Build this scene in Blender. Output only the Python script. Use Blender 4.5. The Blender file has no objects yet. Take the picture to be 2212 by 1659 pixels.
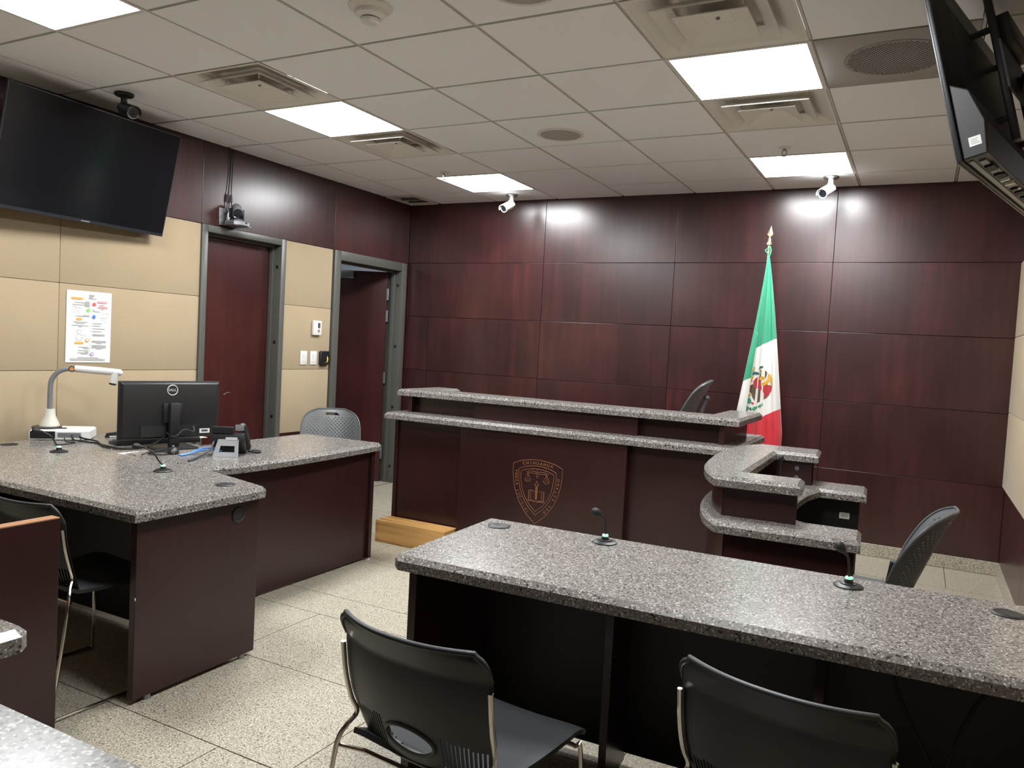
import bpy, bmesh, math, random
from mathutils import Vector, Matrix
random.seed(7)
S = bpy.context.scene
COL = S.collection
PI = math.pi
# ------------------------------------------------------------------ camera, world, exposure
cd = bpy.data.cameras.new('camera'); cam = bpy.data.objects.new('camera', cd); COL.objects.link(cam)
cd.sensor_width = 36.0; cd.lens = 27.30; cd.clip_start = 0.05
RC = ((0.8827415, 0.4668087, 0.0534507), (0.0711435, -0.0203448, -0.9972586), (-0.4644416, 0.8841243, -0.0511696))
cm = Matrix(((RC[0][0], -RC[1][0], -RC[2][0], 1.71365), (RC[0][1], -RC[1][1], -RC[2][1], -2.77407),
             (RC[0][2], -RC[1][2], -RC[2][2], 1.41403), (0, 0, 0, 1)))
cam.matrix_world = cm
S.camera = cam
w = bpy.data.worlds.new('world'); S.world = w; w.use_nodes = True
w.node_tree.nodes['Background'].inputs[0].default_value = (0.9, 0.95, 1, 1)
w.node_tree.nodes['Background'].inputs[1].default_value = 0.02
S.view_settings.view_transform = 'Standard'; S.view_settings.look = 'None'
S.view_settings.gamma = 1.0; S.view_settings.use_curve_mapping = False
S.cycles.use_light_tree = False; S.cycles.max_bounces = 5; S.cycles.diffuse_bounces = 4; S.cycles.glossy_bounces = 3; S.cycles.caustics_reflective = False; S.cycles.caustics_refractive = False
S.view_settings.exposure = 1.64
PANEL_POWER = 17.0          # emission strength of the ceiling light panels
PANEL_COLOR = (0.965, 0.985, 1.0, 1)

# ------------------------------------------------------------------ room measures (metres, floor z = 0)
H = 2.708; XL = -2.788; XR = 2.275; YF = 3.49; YB = -4.10; T = 0.61

# ------------------------------------------------------------------ materials
def nt(name):
    m = bpy.data.materials.new(name); m.use_nodes = True
    n = m.node_tree.nodes; l = m.node_tree.links
    return m, n, l, n['Principled BSDF']
def plain(name, col, rough=0.5, metal=0.0, spec=0.5, coat=0.0, noise=0.0, nscale=60.0, bump=0.0):
    m, n, l, b = nt(name)
    b.inputs['Base Color'].default_value = (*col, 1); b.inputs['Roughness'].default_value = rough
    b.inputs['Metallic'].default_value = metal; b.inputs['Specular IOR Level'].default_value = spec
    b.inputs['Coat Weight'].default_value = coat
    if noise or bump:
        tc = n.new('ShaderNodeTexCoord'); no = n.new('ShaderNodeTexNoise'); no.inputs['Scale'].default_value = nscale
        no.inputs['Detail'].default_value = 3; l.new(tc.outputs['Object'], no.inputs['Vector'])
        if noise:
            mx = n.new('ShaderNodeMix'); mx.data_type = 'RGBA'
            mx.inputs['A'].default_value = (*[c * (1 - noise) for c in col], 1)
            mx.inputs['B'].default_value = (*[min(1, c * (1 + noise)) for c in col], 1)
            l.new(no.outputs['Fac'], mx.inputs['Factor']); l.new(mx.outputs['Result'], b.inputs['Base Color'])
        if bump:
            bp = n.new('ShaderNodeBump'); bp.inputs['Strength'].default_value = bump; bp.inputs['Distance'].default_value = 0.002
            l.new(no.outputs['Fac'], bp.inputs['Height']); l.new(bp.outputs['Normal'], b.inputs['Normal'])
    return m
def emit(name, col, s):
    m, n, l, b = nt(name)
    b.inputs['Base Color'].default_value = (0.8, 0.8, 0.8, 1)
    b.inputs['Emission Color'].default_value = col if len(col) == 4 else (*col, 1)
    b.inputs['Emission Strength'].default_value = s
    return m
def ramp(n, stops):
    r = n.new('ShaderNodeValToRGB'); e = r.color_ramp.elements
    while len(e) < len(stops): e.new(0.5)
    for k, (p, c) in enumerate(stops):
        e[k].position = p; e[k].color = (*c, 1)
    return r
def speckle(name, base, light, dark, scale, rough, bump=0.0, amt=(0.5, 0.5), coat=0.0, mid=None, low=0.72):
    """stone with light and dark grains"""
    m, n, l, b = nt(name)
    tc = n.new('ShaderNodeTexCoord')
    n0 = n.new('ShaderNodeTexNoise'); n0.inputs['Scale'].default_value = scale * 0.55; n0.inputs['Detail'].default_value = 4
    n0.inputs['Roughness'].default_value = 0.7
    v1 = n.new('ShaderNodeTexVoronoi'); v1.inputs['Scale'].default_value = scale
    v2 = n.new('ShaderNodeTexVoronoi'); v2.inputs['Scale'].default_value = scale * 0.72
    of = n.new('ShaderNodeVectorMath'); of.operation = 'ADD'; of.inputs[1].default_value = (3.7, 1.9, 5.3)
    l.new(tc.outputs['Object'], of.inputs[0])
    for k in (n0, v1): l.new(tc.outputs['Object'], k.inputs['Vector'])
    l.new(of.outputs[0], v2.inputs['Vector'])
    r0 = ramp(n, [(0.36, tuple(c * low for c in base)), (0.5, base), (0.66, mid or tuple(min(1, c * 1.35) for c in base))])
    l.new(n0.outputs['Fac'], r0.inputs['Fac'])
    s1 = n.new('ShaderNodeSeparateColor'); l.new(v1.outputs['Color'], s1.inputs[0])
    r1 = ramp(n, [(amt[0], (0, 0, 0)), (amt[0] + 0.06, (1, 1, 1))]); l.new(s1.outputs[0], r1.inputs['Fac'])
    s2 = n.new('ShaderNodeSeparateColor'); l.new(v2.outputs['Color'], s2.inputs[0])
    r2 = ramp(n, [(amt[1], (0, 0, 0)), (amt[1] + 0.06, (1, 1, 1))]); l.new(s2.outputs[1], r2.inputs['Fac'])
    a = n.new('ShaderNodeMix'); a.data_type = 'RGBA'; a.inputs['B'].default_value = (*light, 1)
    l.new(r1.outputs['Color'], a.inputs['Factor']); l.new(r0.outputs['Color'], a.inputs['A'])
    c = n.new('ShaderNodeMix'); c.data_type = 'RGBA'; c.inputs['B'].default_value = (*dark, 1)
    l.new(r2.outputs['Color'], c.inputs['Factor']); l.new(a.outputs['Result'], c.inputs['A'])
    l.new(c.outputs['Result'], b.inputs['Base Color'])
    b.inputs['Roughness'].default_value = rough; b.inputs['Coat Weight'].default_value = coat
    b.inputs['Coat Roughness'].default_value = 0.08
    if bump:
        bp = n.new('ShaderNodeBump'); bp.inputs['Strength'].default_value = bump; bp.inputs['Distance'].default_value = 0.001
        l.new(n0.outputs['Fac'], bp.inputs['Height']); l.new(bp.outputs['Normal'], b.inputs['Normal'])
    return m
def wood(name, dark, mid, light, rough=0.3, strip=0.16, var=0.5, coat=0.0, grain=1.0, spec=0.5, along_x=False, figure=0.55, bump=0.02):
    """veneer with vertical grain, leaves of veneer differing in tone"""
    m, n, l, b = nt(name)
    tc = n.new('ShaderNodeTexCoord'); oi = n.new('ShaderNodeObjectInfo')
    ad = n.new('ShaderNodeVectorMath'); ad.operation = 'ADD'
    sc = n.new('ShaderNodeVectorMath'); sc.operation = 'SCALE'; sc.inputs['Scale'].default_value = 13.0
    cb = n.new('ShaderNodeCombineXYZ')
    for k in range(3): l.new(oi.outputs['Random'], cb.inputs[k])
    l.new(cb.outputs[0], sc.inputs[0]); l.new(tc.outputs['Object'], ad.inputs[0]); l.new(sc.outputs[0], ad.inputs[1])
    mp = n.new('ShaderNodeMapping'); mp.inputs['Scale'].default_value = (1.6, 26 * grain, 26 * grain) if along_x else (26 * grain, 26 * grain, 1.6)
    l.new(ad.outputs[0], mp.inputs['Vector'])
    n1 = n.new('ShaderNodeTexNoise'); n1.inputs['Scale'].default_value = 1.0; n1.inputs['Detail'].default_value = 6
    n1.inputs['Roughness'].default_value = 0.55; n1.inputs['Distortion'].default_value = 0.35
    l.new(mp.outputs[0], n1.inputs['Vector'])
    n3 = n.new('ShaderNodeTexNoise'); n3.inputs['Scale'].default_value = 2.2; n3.inputs['Detail'].default_value = 2
    l.new(ad.outputs[0], n3.inputs['Vector'])
    # veneer leaves
    sp = n.new('ShaderNodeSeparateXYZ'); l.new(tc.outputs['Object'], sp.inputs[0])
    sm = n.new('ShaderNodeMath'); sm.operation = 'ADD'; l.new(sp.outputs[0], sm.inputs[0]); l.new(sp.outputs[1], sm.inputs[1])
    sn = n.new('ShaderNodeMath'); sn.operation = 'SNAP'; sn.inputs[1].default_value = strip; l.new(sm.outputs[0], sn.inputs[0])
    s2 = n.new('ShaderNodeMath'); s2.operation = 'ADD'; l.new(sn.outputs[0], s2.inputs[0]); l.new(oi.outputs['Random'], s2.inputs[1])
    wn = n.new('ShaderNodeTexWhiteNoise'); wn.noise_dimensions = '1D'; l.new(s2.outputs[0], wn.inputs['W'])
    f1 = n.new('ShaderNodeMath'); f1.operation = 'MULTIPLY_ADD'; f1.inputs[1].default_value = var; f1.inputs[2].default_value = -var / 2
    l.new(wn.outputs['Value'], f1.inputs[0])
    f0 = n.new('ShaderNodeMath'); f0.operation = 'MULTIPLY_ADD'; f0.inputs[1].default_value = figure; f0.inputs[2].default_value = 0.5 - figure / 2; l.new(n1.outputs['Fac'], f0.inputs[0])
    f2 = n.new('ShaderNodeMath'); f2.operation = 'ADD'; l.new(f1.outputs[0], f2.inputs[0]); l.new(f0.outputs[0], f2.inputs[1])
    f3 = n.new('ShaderNodeMath'); f3.operation = 'MULTIPLY_ADD'; f3.inputs[1].default_value = 0.8; l.new(n3.outputs['Fac'], f3.inputs[0])
    f4 = n.new('ShaderNodeMath'); f4.operation = 'SUBTRACT'; f4.inputs[1].default_value = 0.4
    l.new(f2.outputs[0], f3.inputs[2]); l.new(f3.outputs[0], f4.inputs[0])
    r = ramp(n, [(0.25, dark), (0.5, mid), (0.8, light)]); l.new(f4.outputs[0], r.inputs['Fac'])
    l.new(r.outputs['Color'], b.inputs['Base Color'])
    b.inputs['Roughness'].default_value = rough; b.inputs['Coat Weight'].default_value = coat; b.inputs['Coat Roughness'].default_value = 0.2
    b.inputs['Specular IOR Level'].default_value = spec
    bp = n.new('ShaderNodeBump'); bp.inputs['Strength'].default_value = bump; bp.inputs['Distance'].default_value = 0.001
    l.new(n1.outputs['Fac'], bp.inputs['Height']); l.new(bp.outputs['Normal'], b.inputs['Normal'])
    return m
def fabric(name, col):
    m, n, l, b = nt(name)
    tc = n.new('ShaderNodeTexCoord')
    mp = n.new('ShaderNodeMapping'); mp.inputs['Scale'].default_value = (330, 330, 330); l.new(tc.outputs['Object'], mp.inputs['Vector'])
    no = n.new('ShaderNodeTexNoise'); no.inputs['Scale'].default_value = 1.0; no.inputs['Detail'].default_value = 2; l.new(mp.outputs[0], no.inputs['Vector'])
    n2 = n.new('ShaderNodeTexNoise'); n2.inputs['Scale'].default_value = 5; l.new(tc.outputs['Object'], n2.inputs['Vector'])
    ml = n.new('ShaderNodeMath'); ml.operation = 'MULTIPLY_ADD'; ml.inputs[1].default_value = 0.25; l.new(n2.outputs['Fac'], ml.inputs[0]); l.new(no.outputs['Fac'], ml.inputs[2])
    r = ramp(n, [(0.3, tuple(c * 0.84 for c in col)), (0.9, tuple(min(1, c * 1.1) for c in col))]); l.new(ml.outputs[0], r.inputs['Fac'])
    l.new(r.outputs['Color'], b.inputs['Base Color']); b.inputs['Roughness'].default_value = 0.95
    b.inputs['Specular IOR Level'].default_value = 0.15; b.inputs['Sheen Weight'].default_value = 0.15
    bp = n.new('ShaderNodeBump'); bp.inputs['Strength'].default_value = 0.25; bp.inputs['Distance'].default_value = 0.001
    l.new(no.outputs['Fac'], bp.inputs['Height']); l.new(bp.outputs['Normal'], b.inputs['Normal'])
    return m

M = {}
M['wood'] = wood('mahogany_wall', (0.024, 0.0075, 0.0075), (0.037, 0.0108, 0.0105), (0.064, 0.0165, 0.0150), 0.275, 0.17, 0.17, spec=0.72, bump=0.006, figure=0.7)
M['desk'] = wood('mahogany_desk', (0.020, 0.0068, 0.0067), (0.026, 0.0086, 0.0084), (0.033, 0.0110, 0.0102), 0.28, 0.9, 0.06, grain=2.0)
M['door'] = wood('mahogany_door', (0.032, 0.0080, 0.0076), (0.044, 0.0108, 0.0100), (0.060, 0.0155, 0.0130), 0.28, 0.21, 0.16)
M['edge'] = plain('raw_wood_edge', (0.34, 0.165, 0.075), 0.5, noise=0.2, nscale=40)
M['pine'] = wood('yellow_pine', (0.20, 0.095, 0.028), (0.50, 0.27, 0.085), (0.60, 0.36, 0.13), 0.5, 3.0, 0.1, grain=0.8, along_x=True, figure=1.3)
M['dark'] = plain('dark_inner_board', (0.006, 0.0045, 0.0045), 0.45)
M['fabric'] = fabric('beige_fabric', (0.375, 0.292, 0.188))
M['granite'] = speckle('grey_granite', (0.152, 0.139, 0.127), (0.43, 0.41, 0.375), (0.032, 0.029, 0.027), 255, 0.25, amt=(0.85, 0.88), coat=0.08, mid=(0.228, 0.211, 0.194))
M['floor'] = speckle('beige_granite_floor', (0.36, 0.325, 0.250), (0.58, 0.54, 0.435), (0.13, 0.112, 0.082), 290, 0.30, amt=(0.84, 0.90), mid=(0.60, 0.555, 0.445), low=0.40)
M['tile'] = plain('mineral_ceiling_tile', (0.91, 0.93, 0.955), 0.95, spec=0.1, noise=0.05, nscale=420, bump=0.15)
M['greytile'] = plain('grey_metal_tile', (0.38, 0.365, 0.34), 0.6, noise=0.04, nscale=500)
M['grid'] = plain('ceiling_grid_paint', (0.62, 0.60, 0.56), 0.5)
M['plenum'] = plain('dark_plenum', (0.03, 0.03, 0.03), 0.9)
M['plaster'] = plain('wall_backing', (0.04, 0.022, 0.02), 0.9)
M['frame'] = plain('grey_door_frame_paint', (0.085, 0.085, 0.075), 0.38, noise=0.06, nscale=8)
M['black'] = plain('black_plastic', (0.010, 0.010, 0.011), 0.42, noise=0.15, nscale=700, bump=0.08)
M['seat'] = plain('charcoal_seat_plastic', (0.022, 0.024, 0.026), 0.46, bump=0.1, nscale=900)
M['graychair'] = plain('grey_chair_plastic', (0.075, 0.08, 0.082), 0.42, bump=0.05, nscale=700)
M['rubber'] = plain('black_rubber', (0.008, 0.008, 0.008), 0.6)
M['chrome'] = plain('chrome', (0.62, 0.58, 0.52), 0.16, metal=1.0)
M['steel'] = plain('grey_steel', (0.32, 0.33, 0.34), 0.35, metal=0.9)
M['white'] = plain('white_plastic', (0.70, 0.69, 0.66), 0.38)
M['whitemetal'] = plain('white_enamel', (0.74, 0.73, 0.70), 0.4)
M['ventwhite'] = plain('vent_white_enamel', (0.78, 0.76, 0.72), 0.5)
M['paper'] = plain('paper', (0.70, 0.70, 0.68), 0.8)
M['silver'] = plain('silver_plastic', (0.24, 0.245, 0.26), 0.4, metal=0.3)
M['screen'] = plain('screen_glass', (0.006, 0.007, 0.009), 0.12, spec=0.5)
M['tvback'] = plain('tv_back_plastic', (0.011, 0.011, 0.012), 0.45)
M['lens'] = plain('lens_glass', (0.01, 0.012, 0.018), 0.05)
M['orange'] = plain('orange_plastic', (0.65, 0.25, 0.06), 0.4)
M['blue'] = plain('blue_cable', (0.10, 0.26, 0.62), 0.45)
M['ink'] = plain('grey_ink', (0.42, 0.42, 0.42), 0.8)
M['inkdark'] = plain('dark_ink', (0.06, 0.06, 0.06), 0.8)
M['gold'] = plain('gold_metal', (0.60, 0.52, 0.32), 0.32, metal=0.9)
M['bronze'] = plain('engraved_bronze_line', (0.30, 0.125, 0.055), 0.55)
M['logo'] = plain('logo_white', (0.72, 0.72, 0.72), 0.4)
M['green_led'] = emit('green_led', (0.05, 1.0, 0.35), 0.4)
M['panel'] = emit('light_diffuser', PANEL_COLOR, PANEL_POWER)
M['corridor'] = plain('corridor_paint', (0.55, 0.56, 0.58), 0.8)
for nm, c in dict(p_orange=(0.85, 0.36, 0.08), p_red=(0.72, 0.10, 0.12), p_pink=(0.80, 0.34, 0.34), p_green=(0.28, 0.55, 0.16), p_blue=(0.06, 0.20, 0.65),
                  p_purple=(0.36, 0.18, 0.55), f_green=(0.02, 0.27, 0.135), f_red=(0.56, 0.022, 0.035), f_brown=(0.10, 0.065, 0.03),
                  f_gold=(0.62, 0.36, 0.05), f_maroon=(0.42, 0.03, 0.04), f_teal=(0.02, 0.11, 0.12), f_leaf=(0.03, 0.30, 0.17)).items():
    M[nm] = plain(nm, c, 0.75)

# ------------------------------------------------------------------ mesh helpers
class MB:
    """collects shapes into one mesh"""
    def __init__(s): s.v = []; s.f = []
    def add(s, vs, fs):
        o = len(s.v); s.v += [tuple(p) for p in vs]; s.f += [tuple(i + o for i in f) for f in fs]; return s
    def box(s, x0, x1, y0, y1, z0, z1):
        return s.add([(x0, y0, z0), (x1, y0, z0), (x1, y1, z0), (x0, y1, z0), (x0, y0, z1), (x1, y0, z1), (x1, y1, z1), (x0, y1, z1)],
                     [(3, 2, 1, 0), (4, 5, 6, 7), (0, 1, 5, 4), (1, 2, 6, 5), (2, 3, 7, 6), (3, 0, 4, 7)])
    def cyl(s, p0, p1, r0, r1=None, n=20, caps=True):
        r1 = r0 if r1 is None else r1
        p0 = Vector(p0); p1 = Vector(p1); d = (p1 - p0).normalized()
        a = d.orthogonal().normalized(); b = d.cross(a)
        vs = [p0 + (a * math.cos(t) + b * math.sin(t)) * r0 for t in [2 * PI * k / n for k in range(n)]]
        vs += [p1 + (a * math.cos(t) + b * math.sin(t)) * r1 for t in [2 * PI * k / n for k in range(n)]]
        fs = [(k, (k + 1) % n, n + (k + 1) % n, n + k) for k in range(n)]
        if caps: fs += [tuple(range(n - 1, -1, -1)), tuple(range(n, 2 * n))]
        return s.add(vs, fs)
    def lathe(s, prof, c=(0, 0, 0), axis=(0, 0, 1), n=24):
        c = Vector(c); d = Vector(axis).normalized(); a = d.orthogonal().normalized(); b = d.cross(a)
        vs = []; fs = []
        for r, h in prof:
            vs += [c + d * h + (a * math.cos(2 * PI * k / n) + b * math.sin(2 * PI * k / n)) * max(r, 1e-5) for k in range(n)]
        for j in range(len(prof) - 1):
            for k in range(n): fs.append((j * n + k, j * n + (k + 1) % n, (j + 1) * n + (k + 1) % n, (j + 1) * n + k))
        fs += [tuple(range(n - 1, -1, -1)), tuple(range((len(prof) - 1) * n, len(prof) * n))]
        return s.add(vs, fs)
    def tube(s, pts, r, n=8, closed=False, smooth=0):
        pts = [Vector(p) for p in pts]
        if smooth: pts = catmull(pts, smooth, closed)
        m = len(pts); up = None; vs = []; fs = []
        for i in range(m):
            if closed: t = pts[(i + 1) % m] - pts[i - 1]
            else: t = pts[min(i + 1, m - 1)] - pts[max(i - 1, 0)]
            t.normalize()
            if up is None: up = t.orthogonal().normalized()
            else:
                up = up - t * up.dot(t)
                up = up.normalized() if up.length > 1e-6 else t.orthogonal().normalized()
            b = t.cross(up)
            rr = r[min(i * len(r) // m, len(r) - 1)] if isinstance(r, (list, tuple)) else r
            vs += [pts[i] + (up * math.cos(2 * PI * k / n) + b * math.sin(2 * PI * k / n)) * rr for k in range(n)]
        for i in range(m if closed else m - 1):
            j = (i + 1) % m
            for k in range(n): fs.append((i * n + k, i * n + (k + 1) % n, j * n + (k + 1) % n, j * n + k))
        if not closed: fs += [tuple(range(n - 1, -1, -1)), tuple(range((m - 1) * n, m * n))]
        return s.add(vs, fs)
    def prism(s, poly, z0, z1, ch=0.0):
        """upright prism over a CCW polygon; ch chamfers the top edge"""
        n = len(poly); rings = [[(x, y, z0) for x, y in poly]]
        if ch:
            rings.append([(x, y, z1 - ch) for x, y in poly]); rings.append([(x, y, z1) for x, y in inset(poly, ch)])
        else: rings.append([(x, y, z1) for x, y in poly])
        vs = [p for r in rings for p in r]; fs = []
        for j in range(len(rings) - 1):
            for k in range(n): fs.append((j * n + k, j * n + (k + 1) % n, (j + 1) * n + (k + 1) % n, (j + 1) * n + k))
        fs += [tuple(range(n - 1, -1, -1)), tuple(range((len(rings) - 1) * n, len(rings) * n))]
        return s.add(vs, fs)
    def poly(s, pts): return s.add(pts, [tuple(range(len(pts)))])
    def sphere(s, c, r, n=16, sx=1, sy=1, sz=1):
        m = n // 2; prof = []
        vs = []; fs = []
        for j in range(m + 1):
            ph = -PI / 2 + PI * j / m
            for k in range(n):
                t = 2 * PI * k / n; rr = max(math.cos(ph), 1e-4)
                vs.append((c[0] + r * sx * rr * math.cos(t), c[1] + r * sy * rr * math.sin(t), c[2] + r * sz * math.sin(ph)))
        for j in range(m):
            for k in range(n): fs.append((j * n + k, j * n + (k + 1) % n, (j + 1) * n + (k + 1) % n, (j + 1) * n + k))
        return s.add(vs, fs)
    def mesh(s, name, smooth=True, bevel=0.0, xf=None):
        me = bpy.data.meshes.new(name); me.from_pydata(s.v, [], s.f)
        bm = bmesh.new(); bm.from_mesh(me)
        if xf is not None: bmesh.ops.transform(bm, matrix=xf, verts=bm.verts)
        bmesh.ops.recalc_face_normals(bm, faces=bm.faces)
        if bevel:
            es = [e for e in bm.edges if len(e.link_faces) == 2 and e.calc_face_angle(0) > 0.6]
            bmesh.ops.bevel(bm, geom=es, offset=bevel, segments=2, profile=0.5, affect='EDGES', clamp_overlap=True)
        bm.to_mesh(me); bm.free()
        if smooth:
            me.polygons.foreach_set('use_smooth', [True] * len(me.polygons))
            try: me.set_sharp_from_angle(angle=math.radians(38))
            except Exception: pass
        return me
def inset(poly, d):
    n = len(poly); out = []
    for i in range(n):
        p0 = Vector(poly[i - 1]).to_2d(); p = Vector(poly[i]).to_2d(); p1 = Vector(poly[(i + 1) % n]).to_2d()
        a = (p - p0).normalized(); b = (p1 - p).normalized()
        na = Vector((-a.y, a.x)); nb = Vector((-b.y, b.x)); q = na + nb
        k = q.length_squared
        out.append(tuple(p + q * (2 * d / k if k > 0.2 else d)))
    return out
def catmull(p, k, closed=False):
    out = []; m = len(p); rng = range(m if closed else m - 1)
    for i in rng:
        a = p[i - 1] if (closed or i) else p[0]; b = p[i]; c = p[(i + 1) % m]; d = p[(i + 2) % m] if (closed or i + 2 < m) else p[-1]
        for j in range(k):
            t = j / k
            out.append(0.5 * ((2 * b) + (c - a) * t + (2 * a - 5 * b + 4 * c - d) * t * t + (3 * b - a - 3 * c + d) * t ** 3))
    if not closed: out.append(p[-1])
    return out
def ob(name, mesh, mat, parent=None, loc=None, rot=None):
    o = bpy.data.objects.new(name, mesh); COL.objects.link(o)
    if mat is not None and len(mesh.materials) == 0: mesh.materials.append(M[mat] if isinstance(mat, str) else mat)
    if parent: o.parent = parent
    if loc: o.location = loc
    if rot: o.rotation_euler = rot
    return o
def put(name, mb, mat, parent=None, bevel=0.0, smooth=True, xf=None, loc=None, rot=None):
    return ob(name, mb.mesh(name, smooth, bevel, xf), mat, parent, loc, rot)
def tag(o, label, cat=None, group=None, kind=None):
    o['label'] = label
    if cat: o['category'] = cat
    if group: o['group'] = group
    if kind: o['kind'] = kind
    return o
def thing(name, loc=(0, 0, 0), rot=(0, 0, 0), **k):
    o = bpy.data.objects.new(name, None); o.empty_display_size = 0.1; COL.objects.link(o); o.location = loc; o.rotation_euler = rot
    if k: tag(o, **k)
    return o
def copy_tree(o, parent=None):
    c = o.copy(); COL.objects.link(c); c.parent = parent
    for ch in list(o.children): copy_tree(ch, c)
    return c
def struct(o, label): o['kind'] = 'structure'; o['label'] = label; return o
def text_mesh(s, size, xf=None, extrude=0.0004):
    cu = bpy.data.curves.new('txt', 'FONT'); cu.body = s; cu.size = size; cu.align_x = 'CENTER'; cu.align_y = 'CENTER'
    cu.extrude = extrude; cu.resolution_u = 3
    o = bpy.data.objects.new('txt', cu); COL.objects.link(o)
    bpy.context.view_layer.update()
    dg = bpy.context.evaluated_depsgraph_get()
    me = bpy.data.meshes.new_from_object(o.evaluated_get(dg))
    bpy.data.objects.remove(o); bpy.data.curves.remove(cu)
    if xf is not None: me.transform(xf)
    return me
def shell(P, nu, nv, keep=None, thick=0.006, name='shell'):
    """thin curved shell from a (u,v)->point map with faces left out for openings"""
    bm = bmesh.new(); g = [[bm.verts.new(P(i / nu, j / nv)) for i in range(nu + 1)] for j in range(nv + 1)]
    for j in range(nv):
        for i in range(nu):
            if keep is None or keep(i, j):
                try: bm.faces.new((g[j][i], g[j][i + 1], g[j + 1][i + 1], g[j + 1][i]))
                except ValueError: pass
    loose = [v for v in bm.verts if not v.link_faces]; bmesh.ops.delete(bm, geom=loose, context='VERTS')
    bmesh.ops.recalc_face_normals(bm, faces=bm.faces)
    bmesh.ops.solidify(bm, geom=list(bm.faces), thickness=thick)
    me = bpy.data.meshes.new(name); bm.to_mesh(me); bm.free()
    me.polygons.foreach_set('use_smooth', [True] * len(me.polygons))
    try: me.set_sharp_from_angle(angle=math.radians(50))
    except Exception: pass
    return me

# ================================================================== THE SETTING
# ---- floor with granite slabs
fl = put('floor', MB().box(XL - 0.02, XR + 0.02, YB, YF + 0.02, -0.06, -0.004), plain('grout', (0.05, 0.042, 0.03), 0.9), smooth=False)
struct(fl, 'beige speckled granite slab floor')
ys = [YB, -3.91, -3.32, -2.72, -2.13, -1.53, -0.935, -0.34, 0.222, 0.478, 1.10, 1.70, 2.30, 2.90, YF]
offs = {5: -0.30, 6: 0.0, 7: -0.89, 8: -1.196, 9: -0.55, 10: -0.2, 13: 1.95}
G = 0.0022
for r in range(len(ys) - 1):
    y0, y1 = ys[r], ys[r + 1]; off = offs.get(r, random.uniform(-0.6, 0.6)); L = 1.2 if r not in (6, 7) else 0.89
    xs = [off + k * L for k in range(-6, 7)]
    xs = [XL] + [x for x in xs if XL + 0.12 < x < XR - 0.12] + [XR]
    for a, b in zip(xs[:-1], xs[1:]):
        put('floor_slab', MB().box(a + G, b - G, y0 + G, y1 - G, -0.03, random.uniform(-0.0006, 0.0)), 'floor', fl, smooth=False)

# ---- ceiling: plenum, tees, tiles
ce = put('ceiling', MB().box(XL - 0.02, XR + 0.02, YB, YF + 0.02, H + 0.16, H + 0.2), 'plenum', smooth=False)
struct(ce, 'suspended ceiling of square mineral tiles')
cols = [XL] + [T * i for i in range(-4, 4)] + [XR]
rows = [YB] + [T * j for j in range(-6, 6)] + [YF]
for x in cols[1:-1]: put('grid_bar', MB().box(x - 0.0055, x + 0.0055, rows[0], YF, H + 0.005, H + 0.045), 'grid', ce, smooth=False)
for y in rows[1:-1]:
    for a, b in zip(cols[:-1], cols[1:]):
        put('grid_bar', MB().box(a + 0.006, b - 0.006, y - 0.0055, y + 0.0055, H + 0.005, H + 0.045), 'grid', ce, smooth=False)
lights = {(-3, -2), (1, -2), (-3, 1), (1, 1), (-3, 4), (1, 4)}
vents = {(-3, 0), (-3, 2), (1, 0), (1, 2)}
special = {(2, 1), (-5, 5)}
tm = {}
for ci in range(len(cols) - 1):
    for rj in range(len(rows) - 1):
        key = (ci - 5, rj - 7)
        if key in lights or key in vents or key in special: continue
        a, b, c, d = cols[ci], cols[ci + 1], rows[rj], rows[rj + 1]
        w_, d_ = round(b - a - 0.020, 4), round(d - c - 0.020, 4)
        if (w_, d_) not in tm:
            tm[(w_, d_)] = MB().prism([(-w_ / 2, -d_ / 2), (-w_ / 2, d_ / 2), (w_ / 2, d_ / 2), (w_ / 2, -d_ / 2)][::-1], 0.0, 0.02).mesh('ceiling_tile', False)
        o = ob('ceiling_tile', tm[(w_, d_)], 'tile', ce, ((a + b) / 2, (c + d) / 2, H + random.uniform(-0.001, 0.001)))

# ---- front wall
wf = put('wall_front', MB().box(XL - 0.2, XR + 0.2, YF + 0.018, YF + 0.15, 0, H + 0.16), 'plaster', smooth=False)
struct(wf, 'front wall clad in dark mahogany panels')
fx = [XL, -2.52, -1.325, -0.135, 1.073, XR]; fz = [0.092, 0.612, 1.118, 1.634, 2.150, H + 0.02]
for a, b in zip(fx[:-1], fx[1:]):
    for c, d in zip(fz[:-1], fz[1:]):
        put('wood_panel', MB().box(a + 0.0017, b - 0.0017, YF, YF + 0.0175, c + 0.0017, d - 0.0017), 'wood', wf, bevel=0.0012, smooth=False)
struct(put('baseboard_front', MB().box(XL, XR, YF - 0.014, YF + 0.017, 0.001, 0.091), 'floor', bevel=0.002, smooth=False), 'pale granite baseboard along the front wall')
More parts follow.
